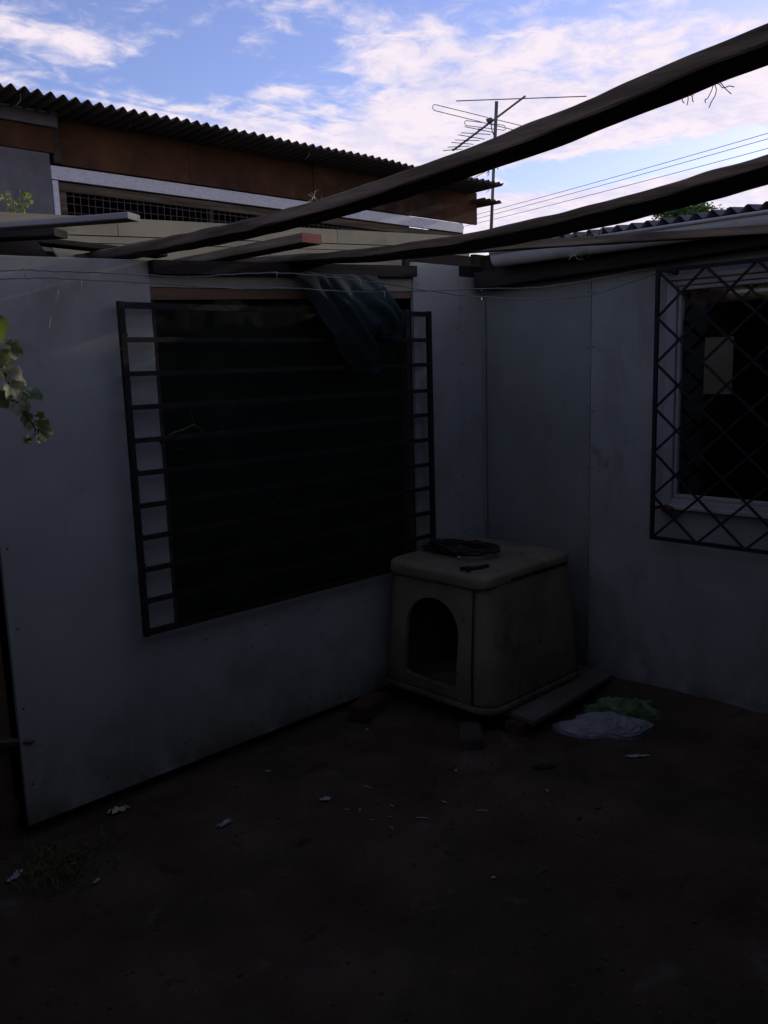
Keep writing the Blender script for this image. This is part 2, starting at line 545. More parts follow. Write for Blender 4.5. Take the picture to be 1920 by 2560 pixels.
def beam(name, p0, p1, w, h, mat, parent=None, rough=0.0, seed=0.0, bevel=0.003, up=Vector((0, 0, 1))):
    """timber from p0 to p1 (centre of its underside), lying along its own X axis"""
    m, ln = frame_matrix(p0, p1, up)
    n = max(2, int(ln / 0.07)) if rough else 2
    bm = bmesh.new()
    rings = []
    b = bevel
    sec = [(-w / 2 + b, 0), (w / 2 - b, 0), (w / 2, b), (w / 2, h - b), (w / 2 - b, h), (-w / 2 + b, h), (-w / 2, h - b), (-w / 2, b)]
    for i in range(n):
        x = ln * i / (n - 1)
        ring = []
        for k, (y, z) in enumerate(sec):
            dy = dz = 0
            if rough:
                q = noise.noise_vector(Vector((x * 7 + seed, k * 3.1, seed)))
                q2 = noise.noise_vector(Vector((x * 0.8 + seed, 5.0, seed)))
                dy, dz = q.x * rough + q2.x * rough * 3, q.y * rough + q2.y * rough * 3
            ring.append(bm.verts.new((x, y + dy, z + dz)))
        rings.append(ring)
    for i in range(n - 1):
        for k in range(8):
            bm.faces.new((rings[i][k], rings[i][(k + 1) % 8], rings[i + 1][(k + 1) % 8], rings[i + 1][k]))
    bm.faces.new(rings[0][::-1])
    bm.faces.new(rings[-1])
    return bm_obj(name, bm, mat, parent, m)


def bm_tube(bm, pts, rad, sides=6, cap=True):
    pts = [Vector(p) for p in pts]
    n = len(pts)
    rads = rad if isinstance(rad, (list, tuple)) else [rad] * n
    rings = []
    prev = None
    for i, p in enumerate(pts):
        t = (pts[min(i + 1, n - 1)] - pts[max(i - 1, 0)]).normalized()
        a = prev if prev is not None else (Vector((0, 0, 1)) if abs(t.z) < 0.9 else Vector((1, 0, 0)))
        s = (a - t * a.dot(t))
        if s.length < 1e-5:
            s = t.orthogonal()
        s.normalize()
        prev = s
        q = t.cross(s)
        rings.append([bm.verts.new(p + (s * cos(2 * pi * k / sides) + q * sin(2 * pi * k / sides)) * rads[i]) for k in range(sides)])
    for i in range(n - 1):
        for k in range(sides):
            bm.faces.new((rings[i][k], rings[i][(k + 1) % sides], rings[i + 1][(k + 1) % sides], rings[i + 1][k]))
    if cap and sides > 2:
        bm.faces.new(rings[0][::-1])
        bm.faces.new(rings[-1])


def tube(name, pts, rad, mat, parent=None, sides=6, smooth=True):
    bm = bmesh.new()
    bm_tube(bm, pts, rad, sides)
    return bm_obj(name, bm, mat, parent, smooth=smooth)


def bar(name, p0, p1, w, d, mat, parent=None, normal=Vector((0, -1, 0))):
    """flat iron bar: w wide, d deep along normal, centred on the line p0-p1"""
    p0, p1 = Vector(p0), Vector(p1)
    t = (p1 - p0).normalized()
    s = t.cross(normal).normalized()
    vs = []
    for p in (p0, p1):
        for a, b in ((-1, -1), (1, -1), (1, 1), (-1, 1)):
            vs.append(p + s * (a * w / 2) + normal * (b * d / 2))
    fs = [(0, 1, 2, 3), (7, 6, 5, 4)] + [(i, i + 4, (i + 1) % 4 + 4, (i + 1) % 4) for i in range(4)]
    return from_data(name, vs, fs, mat, parent)


def catmull(pts, k=6):
    P = [Vector(p) for p in pts]
    out = []
    for i in range(len(P) - 1):
        a, b, c, d = P[max(i - 1, 0)], P[i], P[i + 1], P[min(i + 2, len(P) - 1)]
        for j in range(k):
            t = j / k
            out.append(0.5 * ((2 * b) + (c - a) * t + (2 * a - 5 * b + 4 * c - d) * t * t + (3 * b - a - 3 * c + d) * t ** 3))
    out.append(P[-1])
    return out


def corrugated(name, origin, across, along, normal, width, length, mat, parent=None, pitch=0.076, amp=0.0105, nv=6, wob=0.0, seed=0.0, thick=0.0018):
    across, along, normal = Vector(across).normalized(), Vector(along).normalized(), Vector(normal).normalized()
    nu = int(width / pitch * 8) + 1
    verts, faces = [], []
    for j in range(nv + 1):
        for i in range(nu + 1):
            u, v = width * i / nu, length * j / nv
            h = amp * cos(2 * pi * u / pitch)
            h += wob * noise.noise(Vector((u * 0.9 + seed, v * 0.7, seed))) + wob * 0.3 * noise.noise(Vector((u * 4 + seed, v * 2, seed + 9)))
            v2 = v + (wob * 1.2 * noise.noise(Vector((math.floor(u / 0.84) * 7.3 + seed, 0, 3))) if j == 0 else 0)
            verts.append(Vector(origin) + across * u + along * v2 + normal * h)
    for j in range(nv):
        for i in range(nu):
            a = j * (nu + 1) + i
            faces.append((a, a + 1, a + nu + 2, a + nu + 1))
    o = from_data(name, verts, faces, mat, parent, smooth=True)
    s = o.modifiers.new('thickness', 'SOLIDIFY')
    s.thickness = thick
    s.offset = 0
    return o


# ================================================================== SETTING: ground
def ground_h(x, y):
    z = 0.018 * noise.noise(Vector((x * 0.9, y * 0.9, 3.1))) + 0.009 * noise.noise(Vector((x * 3.1, y * 3.1, 1.7))) + 0.006 * noise.noise(Vector((x * 8, y * 8, 0.7))) + 0.0035 * noise.noise(Vector((x * 19, y * 19, 2.7)))
    d = -x
    if -0.2 < d < 1.2:                                            # soil banked against the window wall
        z += 0.075 * exp(-(max(d, 0) / 0.16) ** 2) * (1 / (1 + exp((y + 0.75) / 0.1))) * (1 / (1 + exp(-(y + 2.6) / 0.25)))
    z -= 0.02 * exp(-((y + 0.02) / 0.10) ** 2) * (1 if -2.8 < x < -1.0 else 0)
    return z


def build_ground():
    def axis(lo, hi, step, far):
        v = [lo + step * i for i in range(int((hi - lo) / step) + 1)]
        d, s = step * 1.6, []
        p = v[-1]
        while p < far:
            p += d
            d *= 1.6
            s.append(p)
        p, d, q = v[0], step * 1.6, []
        while p > -far:
            p -= d
            d *= 1.6
            q.append(p)
        return q[::-1] + v + s
    X, Y = axis(-3.6, 0.2, 0.02, 400), axis(-2.8, 0.3, 0.02, 400)
    verts, faces = [], []
    for yy in Y:
        for xx in X:
            verts.append((xx, yy, ground_h(xx, yy) if abs(xx) < 12 and abs(yy) < 12 else 0.0))
    n = len(X)
    for j in range(len(Y) - 1):
        for i in range(n - 1):
            a = j * n + i
            faces.append((a, a + 1, a + n + 1, a + n))
    o = from_data('ground', verts, faces, 'dirt', smooth=True)
    tag(o, kind='structure')


build_ground()

# ================================================================== WING A: wall with the barred opening (plane y = 0)
wa = thing('house_wing', (-1.36, 0, 0), 'low grey-white panelled wing with the dark barred opening and blue cloth', 'house')
prism('wall_panel', [(-2.725, 0.035), (-0.562, 0.035), (-0.562, 0.665), (-2.052, 0.665), (-2.052, 2.140), (-2.715, 2.118)], 'y', 0.0, 0.022, 'panel', wa, 0.0015)
box('wall_panel', -0.559, -0.199, -0.001, 0.021, 0.035, 2.222, 'panel', wa, 0.0015)
box('wall_panel', -0.195, -0.006, 0.001, 0.022, 0.035, 2.168, 'panel', wa, 0.0015)
box('plinth', -2.70, -0.006, 0.055, 0.16, -0.2, 0.10, 'wood_dark', wa)
prism('lintel', [(-2.05, 1.990), (-0.562, 2.044), (-0.562, 2.076), (-2.05, 2.036)], 'y', 0.012, 0.05, 'wood_brown', wa)
prism('infill_board', [(-2.05, 2.039), (-0.562, 2.079), (-0.562, 2.16), (-2.05, 2.11)], 'y', 0.008, 0.03, 'cream_in', wa)
prism('header', [(-2.05, 2.086), (-0.562, 2.146), (-0.562, 2.200), (-2.05, 2.138)], 'y', -0.035, 0.007, 'wood_black', wa)
box('jamb', -2.052, -2.022, 0.024, 0.12, 0.665, 1.99, 'wood_dark', wa)
box('jamb', -0.592, -0.562, 0.024, 0.12, 0.665, 1.99, 'wood_dark', wa)
box('top_plate', -5.2, -2.056, 0.024, 0.10, 2.06, 2.128, 'wood_black', wa, 0.003)
beam('top_plate', (-0.197, 0.06, 2.172), (0.25, 0.06, 2.176), 0.07, 0.06, 'wood_black', wa, 0.001, 4)
# the cloth-backed opening
scr = bmesh.new()
nx, nz_ = 60, 50
grid = [[scr.verts.new((-2.045 + 1.478 * i / nx, 0.075 + 0.012 * noise.noise(Vector((i * 0.09, j * 0.07, 2))) + 0.004 * noise.noise(Vector((i * 0.4, j * 0.3, 5))), 0.64 + 1.47 * j / nz_)) for i in range(nx + 1)] for j in range(nz_ + 1)]
for j in range(nz_):
    for i in range(nx):
        scr.faces.new((grid[j][i], grid[j][i + 1], grid[j + 1][i + 1], grid[j + 1][i]))
so = bm_obj('window_screen', scr, 'screen', wa, smooth=True)
so.modifiers.new('thickness', 'SOLIDIFY').thickness = 0.003
so['label'] = 'dark green shade cloth stretched behind the bars'
# room behind, closed
for args in ((-2.72, -0.01, 2.3, 2.36, 0.1, 2.15), (-2.72, -2.66, 0.13, 2.3, 0.1, 2.15), (-0.06, -0.01, 0.13, 2.3, 0.1, 2.15)):
    box('inner_wall', *args, 'dark', wa)
box('roof_deck', -5.2, 0.25, 0.062, 2.3, 2.095, 2.110, 'wood_black', wa)

gr = bpy.data.objects.new('security_grille', None)
COL.objects.link(gr)
gr.location = (-1.36, -0.055, 0.68)
gr['label'] = 'rusting black iron grille of nine level bars'
adopt(gr, wa)
XL, XR, ZT, DZ = -2.212, -0.506, 1.961, 0.1282
bar('frame_bar', (XL, -0.055, ZT + 0.014), (XL, -0.055, ZT - 10 * DZ - 0.014), 0.022, 0.022, 'iron', gr)
bar('frame_bar', (XR, -0.055, ZT + 0.014), (XR, -0.055, ZT - 10 * DZ - 0.014), 0.022, 0.022, 'iron', gr)
for i in range(11):
    z = ZT - i * DZ
    z1 = z + random.uniform(-.004, .004)
    bar('frame_bar' if i in (0, 10) else 'bar', (XL + 0.012, -0.0555, z), (XR - 0.012, -0.0555, z1), 0.024 if i in (0, 10) else 0.019, 0.018, 'iron', gr)
# scabs of rust and curling paint along the near upright
sb = bmesh.new()
for k in range(46):
    zc = random.uniform(0.68, 1.95)
    c = Vector((XL + random.choice((-1, 1)) * 0.012, -0.06 + random.uniform(-0.008, 0.008), zc))
    a = Vector((random.uniform(-.006, .006), random.uniform(-.004, .004), random.uniform(-.014, .014)))
    b = Vector((random.uniform(-.007, .007), random.uniform(-.006, .006), random.uniform(-.004, .004)))
    sb.faces.new([sb.verts.new(c + q) for q in (a, b, -a, -b)])
so = bm_obj('paint_flakes', sb, 'rust_lump', gr)
so['kind'] = 'stuff'
# nail heads of the cladding
nb = bmesh.new()
for (x, z) in [(-2.69, 0.2 + 0.3 * i) for i in range(6)] + [(-0.215, 0.35 + 0.31 * i) for i in range(6)] + [(-0.18, 0.45 + 0.31 * i) for i in range(6)] + [(-2.4 + .35 * i, 0.10 + .02 * (i % 2)) for i in range(6)] + [(-1.9 + 0.31 * i, 0.55) for i in range(5)]:
    bmesh.ops.create_cone(nb, cap_ends=True, segments=7, radius1=0.0042, radius2=0.003, depth=0.004, matrix=Matrix.Translation((x + random.uniform(-.01, .01), -0.002, z + random.uniform(-.02, .02))) @ Matrix.Rotation(pi / 2, 4, 'X'))
so = bm_obj('nail_heads', nb, 'rust_lump', wa)
so['kind'] = 'stuff'


# stepped cream boards of the roof edge, set back behind the plate
def fascia(x0, x1, b0, b1, t0, t1, y, mat='cream', ragged=False, name='fascia_board'):
    def lin(c, x):
        return c[0] + c[1] * x
    pl = [(x0, lin(b0 if False else b1, x0)), (x1, lin(b1, x1)), (x1, lin(t1, x1)), (x0, lin(t1, x0))]
    if ragged:
        zb, zt = lin(b1, x0), lin(t1, x0)
        pl = [(x1, lin(b1, x1)), (x1, lin(t1, x1)), (x0, zt), (x0 + .004, zt - 0.012), (x0 + 0.02, zt - 0.016), (x0 + 0.028, zt - 0.026), (x0 + 0.05, zb + 0.016), (x0 + 0.075, zb + 0.006), (x0 + 0.11, zb)]
    prism(name, pl, 'y', y, y + 0.014, mat, wa)


for (xa, xb) in ((-5.2, -1.905), (-1.902, -0.62), (-0.617, 0.5)):
    fascia(xa, xb, None, (2.400, 0.050), None, (2.470, 0.047), 0.500)
for (xa, xb) in ((-2.9, -1.40), (-1.397, 0.5)):
    fascia(xa, xb, None, (2.366, 0.050), None, (2.393, 0.050), 0.486)
fascia(-2.245, -1.10, None, (2.285, 0.050), None, (2.360, 0.050), 0.470, ragged=True)
fascia(-1.097, 0.45, None, (2.270, 0.050), None, (2.360, 0.050), 0.468)
prism('roof_covering', [(0.53, 2.22), (2.3, 2.30), (2.3, 2.20), (0.53, 2.2)], 'x', -5.2, 0.5, 'wood_dark', wa)
box('dark_backing', -5.2, 0.48, 0.516, 0.528, 2.10, 2.22, 'wood_black', wa)
box('verge_board', -0.03, 1.6, 0.035, 0.06, 2.13, 2.30, 'wood_black', wa)
box('corner_board', -0.30, 1.6, 0.30, 0.33, 2.15, 2.335, 'wood_black', wa)
beam('packing_board', (-2.42, 0.30, 2.215), (-1.78, 0.36, 2.205), 0.09, 0.022, 'wood_black', wa, 0.001, 8)
prism('packing_board', [(-5.0, 2.13), (-2.34, 2.13), (-2.40, 2.215), (-2.52, 2.245), (-5.0, 2.235)], 'y', 0.20, 0.24, 'wood_black', wa)
# boarding beyond the edge of the cladding
box('side_board', -2.86, -2.738, 0.045, 0.07, 0.36, 2.11, 'wood_brown', wa, 0.002)
box('side_board', -3.3, -2.865, 0.05, 0.075, 0.38, 2.11, 'wood_brown', wa, 0.002)
box('side_post', -2.80, -2.735, 0.08, 0.15, -0.2, 0.40, 'wood_brown', wa, 0.003)
box('side_rail', -4.2, -2.735, 0.10, 0.14, 0.08, 0.15, 'wood_dark', wa, 0.002)
box('side_back', -5.2, -2.72, 0.16, 0.20, -0.2, 2.11, 'wood_dark', wa)
spl = [(-2.78, 0.05, 0.372), (-2.74, 0.035, 0.368), (-2.70, 0.0, 0.366), (-2.672, -0.012, 0.362)]
tube('splinter', spl, [0.012, 0.016, 0.011, 0.002], 'slab', wa, 5, False)

# ================================================================== WING B: wall with the lattice window (plane x = 0)
wb = thing('house_wing', (0.6, -3.0, 0), 'grey panelled wing with white window behind diamond lattice and white gutter', 'house')


def panel_b(y0, y1, z0, z1, off=0.0, mat='panel_b'):
    return box('wall_panel', 0.0 + off, 0.02 + off, y0, y1, z0, z1, mat, wb, 0.0015)


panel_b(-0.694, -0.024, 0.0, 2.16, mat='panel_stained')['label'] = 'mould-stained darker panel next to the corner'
prism('wall_panel', [(-2.645, 0.0), (-0.6965, 0.0), (-0.6965, 2.20), (-1.105, 2.20), (-1.105, 0.992), (-2.645, 0.992)], 'x', 0.0006, 0.0206, 'panel_b', wb, 0.0015)
panel_b(-2.645, -1.108, 2.054, 2.20, 0.0005)
panel_b(-4.4, -2.648, 0.0, 2.26, 0.001)
panel_b(-6.2, -4.403, 0.0, 2.3)
box('wall_plate', 0.022, 0.07, -6.2, 0.03, 2.12, 2.292, 'wood_black', wb)
box('plinth', 0.03, 0.1, -6.2, 0, -0.2, 0.05, 'wood_dark', wb)
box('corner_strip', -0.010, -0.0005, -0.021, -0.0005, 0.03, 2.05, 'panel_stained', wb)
nb = bmesh.new()
for i in range(7):
    for yy in (-0.68, -0.712):
        bmesh.ops.create_cone(nb, cap_ends=True, segments=7, radius1=0.0042, radius2=0.003, depth=0.004, matrix=Matrix.Translation((-0.001, yy, 0.3 + 0.29 * i + random.uniform(-.02, .02))) @ Matrix.Rotation(pi / 2, 4, 'Y'))
so = bm_obj('nail_heads', nb, 'rust_lump', wb)
so['kind'] = 'stuff'
win = bpy.data.objects.new('window', None)
COL.objects.link(win)
win.location = (0, -1.87, 0.996)
win['label'] = 'white wooden window frame with dark glass'
adopt(win, wb)
for nm, a in (('frame', (-0.022, 0.05, -1.158, -1.109, 1.0, 2.05)), ('frame', (-0.022, 0.05, -2.64, -2.591, 1.0, 2.05)), ('frame', (-0.021, 0.05, -2.590, -1.159, 2.028, 2.05)),
              ('frame', (-0.021, 0.05, -2.590, -1.159, 1.0, 1.040)), ('sill', (-0.045, -0.023, -2.66, -1.095, 0.993, 1.012)), ('drip_strip', (-0.04, -0.023, -2.66, -1.095, 2.052, 2.075)),
              ('sash', (-0.008, 0.03, -1.176, -1.160, 1.062, 2.026)), ('sash', (-0.008, 0.03, -2.589, -2.573, 1.062, 2.026)), ('sash', (-0.007, 0.03, -2.589, -1.160, 1.041, 1.061)),
              ('sash', (-0.007, 0.03, -2.572, -1.177, 2.008, 2.026)), ('mullion', (-0.006, 0.03, -1.90, -1.86, 1.063, 2.006))):
    box(nm, *a, 'white', win, 0.003)
box('pane', 0.010, 0.014, -1.858, -1.178, 1.063, 2.006, 'glass', win)
box('pane', 0.010, 0.014, -2.571, -1.902, 1.063, 2.006, 'glass', win)
box('blind_rail', 0.035, 0.055, -2.54, -1.20, 1.945, 2.0, 'wood_brown', win)
cd = box('reflection_card', 0.040, 0.043, -1.405, -1.272, 1.533, 1.790, 'reflection_card', win)  # added panel, its colour stands in for a reflection in the glass
cd['label'] = 'pale beige panel standing in for a reflection in the window glass'
for args in ((0.9, 0.95, -2.7, -1.05, 0.7, 2.15), (0.05, 0.9, -1.1, -1.05, 0.7, 2.15), (0.05, 0.9, -2.7, -2.65, 0.7, 2.15), (0.05, 0.95, -2.7, -1.05, 0.68, 0.7), (0.05, 0.95, -2.7, -1.05, 2.15, 2.17)):
    box('inner_wall', *args, 'dark', wb)

lt = bpy.data.objects.new('lattice_grille', None)
COL.objects.link(lt)
lt.location = (-0.1, -1.85, 0.857)
lt['label'] = 'black iron diamond lattice standing off the wall'
adopt(lt, wb)
LY0, LY1, LZ0, LZ1 = -1.106, -2.674, 0.857, 2.095
NX = Vector((-1, 0, 0))
for p, q in (((LY0, LZ0 - .008), (LY0, LZ1 + .008)), ((LY1, LZ0 - .008), (LY1, LZ1 + .008)), ((LY0 - .008, LZ0), (LY1 + .008, LZ0)), ((LY0 - .008, LZ1), (LY1 + .008, LZ1))):
    bar('frame_bar', (-0.1, *p), (-0.1, *q), 0.017, 0.016, 'iron_b', lt, NX)
cy, cz = 0.224, 0.2063
W, H = 7, 6


def lattice(sign):
    # diagonals through the lattice nodes, clipped to the frame; sheared grid: node (i, j) at i*cy, j*cz
    for s in range(-W, H + W + 1):
        pts = []
        for i in range(W + 1):
            j = s + i if sign > 0 else s - i
            if 0 <= j <= H:
                pts.append((i, j))
        if len(pts) >= 2:
            a, b = pts[0], pts[-1]
            off = 0.004 * sign
            bar('lattice_bar', (-0.1 + off, LY0 - a[0] * cy, LZ0 + a[1] * cz), (-0.1 + off, LY0 - b[0] * cy, LZ0 + b[1] * cz), 0.0105, 0.0078, 'iron_b', lt, NX)


lattice(1)
lattice(-1)
for yy, zz in ((LY0, LZ1), (LY0, 1.0), (LY1, LZ1), (LY1, 1.0)):
    bar('standoff', (-0.094, yy, zz), (0.003, yy - 0.03 * (1 if yy == LY0 else -1), zz), 0.012, 0.012, 'iron_b', lt, Vector((0, 0, 1)))


def lump(name, c, r, mat, parent, sq=(1, 1, 1), amp=0.25, seed=0):
    bm = bmesh.new()
    bmesh.ops.create_icosphere(bm, subdivisions=2, radius=1)
    for v in bm.verts:
        k = 1 + amp * noise.noise(v.co * 1.7 + Vector((seed, 0, 0)))
        v.co = Vector((v.co.x * sq[0], v.co.y * sq[1], v.co.z * sq[2])) * r * k + Vector(c)
    return bm_obj(name, bm, mat, parent, smooth=True)


lump('insulator', (-0.105, -1.193, 2.085), 0.018, 'iron_b', lt, seed=2)
lump('rusted_fixing', (-0.06, -1.16, 0.995), 0.028, 'rust_lump', lt, (1.2, 1.0, 0.7), 0.4, 4)

# eave of wing B: beam, gutter, tin roof
beam('eave_beam', (-0.055, -0.03, 2.100), (-0.055, -6.2, 2.300), 0.10, 0.09, 'wood_black', wb, 0.0015, 12)
gb = bmesh.new()
NG, prof = 40, []
R0 = 0.050
prof = [(-0.175 - R0 * cos(a), 0.0 - R0 * 1.15 * sin(a)) for a in [pi * k / 12 for k in range(13)]]
prof = [(-0.175 - R0 - 0.006, 0.010)] + [(-0.175 - R0 - 0.009, 0.003)] + prof
rows = []
for j in range(2):
    y = -0.235 if j == 0 else -6.2
    zb = 2.252 + 0.012 * (j)
    rows.append([gb.verts.new((x, y, zb + z)) for x, z in prof])
for k in range(len(prof) - 1):
    gb.faces.new((rows[0][k], rows[0][k + 1], rows[1][k + 1], rows[1][k]))
# stop end
gb.faces.new(rows[0][2:])
go = bm_obj('gutter', gb, 'pvc', wb, smooth=False)
go.modifiers.new('thickness', 'SOLIDIFY').thickness = 0.0025
go['label'] = 'white half-round rain gutter'
tube('gutter_bead', [(-0.231, -0.236, 2.262), (-0.231, -6.2, 2.274)], 0.0075, 'pvc', go, 8)
tube('gutter_joint', [(-0.231, -0.50, 2.2626), (-0.231, -0.53, 2.2626)], 0.0105, 'pvc', go, 8)
corrugated('roof_sheet', (-0.135, 0.0, 2.304), (0, -1, 0), (1, 0, 0.10), (-0.10, 0, 1), 6.2, 2.6, 'roof_zinc', wb, amp=0.0145, nv=4, wob=0.006, seed=2)
box('bright_tops_strip', 0.36, 0.40, -6.0, -0.05, 2.34, 2.385, 'ridge', wb, 0.003)  # added pale strip standing in for bright tin tops behind the waves
for args in ((2.4, 2.45, -6.2, 0.0, 0.0, 2.5), (0.03, 2.4, -0.02, 0.03, 0.0, 2.2), (0.03, 2.4, -6.25, -6.2, 0, 2.5)):
    box('outer_wall', *args, 'panel_b', wb)

# ================================================================== SHED with tin roof behind wing A
sh = thing('tin_shed', (0.7, 3.6, 0), 'taller dark shed with wavy tin roof, rusty fascia and galvanised trim', 'shed')
box('unseen_rear_wall', -5.0, 2.70, 5.0, 5.06, 0, 3.3, 'dark', sh)
box('side_wall', -5.06, -5.0, 2.46, 5.0, 0, 3.3, 'dark', sh)
box('inner_wall', -1.33, 2.66, 3.1, 3.15, 0.0, 3.3, 'dark', sh)
box('rendered_wall', -5.0, -1.336, 2.375, 2.46, 0.0, 3.082, 'render', sh, 0.004)
box('low_wall', -1.33, 2.70, 2.44, 2.50, 0.0, 2.40, 'render', sh)
xs = [-1.25, -0.31, 0.83, 1.72, 2.885]
for i in range(4):
    box('fascia_panel', xs[i] + 0.0015, xs[i + 1] - 0.0015, 2.398 + 0.003 * (i % 2), 2.43 + 0.003 * (i % 2), 3.028, 3.322, 'rust', sh, 0.002)
box('fascia_panel', -5.0, -1.31, 2.365, 2.392, 3.084, 3.318, 'rust', sh, 0.002)
box('fascia_batten', -1.305, -1.253, 2.385, 2.44, 3.03, 3.32, 'wood_dark', sh, 0.002)
st = box('flashing_strip', -5.0, -1.283, 2.335, 2.363, 3.232, 3.306, 'render', sh, 0.003)
box('flashing_lip', -5.0, -1.281, 2.327, 2.338, 3.307, 3.316, 'galv', sh)
box('trim_band', -1.333, 2.655, 2.383, 2.412, 2.930, 3.014, 'galv', sh, 0.002)
box('trim_post', -1.331, -1.291, 2.384, 2.412, 2.0, 2.926, 'galv', sh, 0.002)
box('mesh_rail', -1.285, 2.65, 2.405, 2.435, 2.868, 2.922, 'wood', sh)
box('mesh_rail', -1.285, -1.235, 2.406, 2.434, 2.0, 2.866, 'wood', sh)
box('mesh_post', -0.155, -0.125, 2.414, 2.434, 2.0, 2.866, 'wood_dark', sh)
mb = bmesh.new()
x = -1.235
k = 0
while x < 2.64:
    bm_tube(mb, [(x + random.uniform(-.003, .003), 2.418, 2.40), (x + random.uniform(-.003, .003), 2.418 + random.uniform(-.004, .004), 2.87)], 0.0022, 4, False)
    x += 0.0505
for j in range(9):
    z = 2.845 - j * 0.0505
    bm_tube(mb, [(-1.24 + 0.3 * i, 2.4135, z + random.uniform(-.003, .003)) for i in range(14)], 0.0022, 4, False)
so = bm_obj('wire_mesh', mb, 'meshwire', sh)
so['kind'] = 'stuff'
corrugated('roof_sheet', (-5.1, 2.02, 3.326), (1, 0, 0), (0, 1, -0.02), (0, 0, 1), 7.90, 3.1, 'roof', sh, amp=0.0165, nv=6, wob=0.022, seed=11)
corrugated('side_sheet', (2.705, 2.43, 2.0), (0, 0, 1), (0, 1, 0), (1, 0, 0), 1.03, 2.6, 'roof', sh, amp=0.011, nv=2)
corrugated('eave_offcut', (2.80, 2.24, 3.235), (1, 0, 0), (0, 1, 0.0), (0, 0, 1), 0.27, 0.6, 'roof', sh, amp=0.012, nv=2)
for k in range(7):
    a = -1.6 + k * 0.72
    c = Vector((a, 2.10 + 0.05 * (k % 3), 3.318))
    pts = [c, c + Vector((0.01, 0.03, -0.03)), c + Vector((-0.01, 0.05, -0.055))]
    tube('hanging_fibre', pts, 0.003, 'straw' if k % 3 == 0 else 'roof', sh, 4)

# ================================================================== PERGOLA over the yard
pg = thing('pergola', (-2.4, -2.6, 0), 'weathered timber pergola beams crossing the yard above the walls', 'pergola')
# bowed timbers lying flat: (y, z) of the lower near arris along the beam
def bowed(x, w, h, line, seed, mat='wood', lean=0.0):
    bm = bmesh.new()
    c = catmull([(x, y, z) for y, z in line], 18)
    rings = []
    for i, p in enumerate(c):
        f = i / (len(c) - 1)
        ring = []
        b = 0.004
        for k, (u, v) in enumerate(((b, 0), (w - b, 0), (w, b), (w, h - b), (w - b, h), (b, h), (0, h - b), (0, b))):
            q = noise.noise_vector(Vector((p.y * 9 + seed, k * 3.1, seed))) * 0.0034 + noise.noise_vector(Vector((p.y * 1.3 + seed, 2, seed))) * 0.0012
            ring.append(bm.verts.new((u + q.x, p.y, v + q.z + p.z)))
        rings.append(ring)
    for i in range(len(rings) - 1):
        for k in range(8):
            bm.faces.new((rings[i][k], rings[i][(k + 1) % 8], rings[i + 1][(k + 1) % 8], rings[i + 1][k]))
    bm.faces.new(rings[0][::-1])
    bm.faces.new(rings[-1])
    # own axis along the grain, so the timber pattern runs along the beam
    R = Matrix.Rotation(-pi / 2, 4, 'Z')
    bm.transform(R.inverted())
    return bm_obj('beam', bm, mat, pg, Matrix.Translation((x, 0, 0)) @ R)


bowed(-2.13, 0.112, 0.036, [(0.47, 2.172), (0.0, 2.158), (-0.5, 2.146), (-1.0, 2.147), (-1.4, 2.163), (-1.8, 2.194), (-2.1, 2.226), (-2.4, 2.262), (-3.2, 2.335), (-6.0, 2.49)], 21)
bowed(-1.40, 0.225, 0.030, [(0.47, 2.200), (0.0, 2.172), (-0.5, 2.140), (-1.0, 2.130), (-1.4, 2.141), (-1.8, 2.168), (-2.1, 2.198), (-3.2, 2.29), (-6.0, 2.46)], 34)
bowed(-3.62, 0.112, 0.036, [(0.30, 2.19), (-1.0, 2.20), (-2.4, 2.26), (-3.2, 2.32), (-6.0, 2.49)], 47)
beam('beam', (-0.99, -0.30, 2.184), (-0.26, -1.76, 2.165), 0.05, 0.034, 'wood', pg, 0.0015, 5)
beam('beam', (-0.26, -1.765, 2.165), (-0.24, -5.9, 2.22), 0.05, 0.034, 'wood', pg, 0.0015, 5)
beam('beam', (-5.4, -5.9, 2.40), (-0.25, -5.9, 2.40), 0.09, 0.07, 'wood', pg, 0.001, 6)
for px in (-5.2, -2.9, -0.4):
    beam('post', (px, -5.9, -0.15), (px, -5.9, 2.40), 0.1, 0.1, 'wood', pg, 0.001, px, up=Vector((0, 1, 0)))
# short offcuts left lying on the plate
beam('loose_plank', (-2.93, 0.45, 2.200), (-2.385, -0.52, 2.187), 0.07, 0.020, 'wood_grey', pg, 0.0008, 51)['label'] = 'short grey plank end poking out over the plate'
beam('loose_plank', (-2.84, 0.55, 2.20), (-2.42, -0.06, 2.188), 0.085, 0.026, 'wood_black', pg, 0.001, 53)
rs = beam('loose_plank', (-1.625, 0.44, 2.176), (-1.575, -0.425, 2.188), 0.105, 0.036, 'wood', pg, 0.0008, 57)
rs['label'] = 'short plank with red painted end'
mtx, ln = frame_matrix((-1.625, 0.44, 2.176), (-1.575, -0.425, 2.188))
re_ = bmesh.new()
bm_box(re_, ln + 0.0002, ln + 0.004, -0.0515, 0.0515, 0.0005, 0.0355)
bm_obj('painted_end', re_, 'red_end', rs, mtx)


def tuft(name, c, r, n, mat, parent, drop=0.5, seed=0):
    rnd = random.Random(seed)
    bm = bmesh.new()
    for _ in range(n):
        p = Vector(c)
        pts = [p.copy()]
        d = Vector((rnd.uniform(-1, 1), rnd.uniform(-1, 1), rnd.uniform(-1, 0.2) - drop)).normalized()
        for s in range(5):
            d = (d + Vector((rnd.uniform(-1, 1), rnd.uniform(-1, 1), rnd.uniform(-1, 1))) * 0.9).normalized()
            p = p + d * r * 0.35
            pts.append(p.copy())
        bm_tube(bm, catmull(pts, 3), 0.0011, 3, False)
    return bm_obj(name, bm, mat, parent)


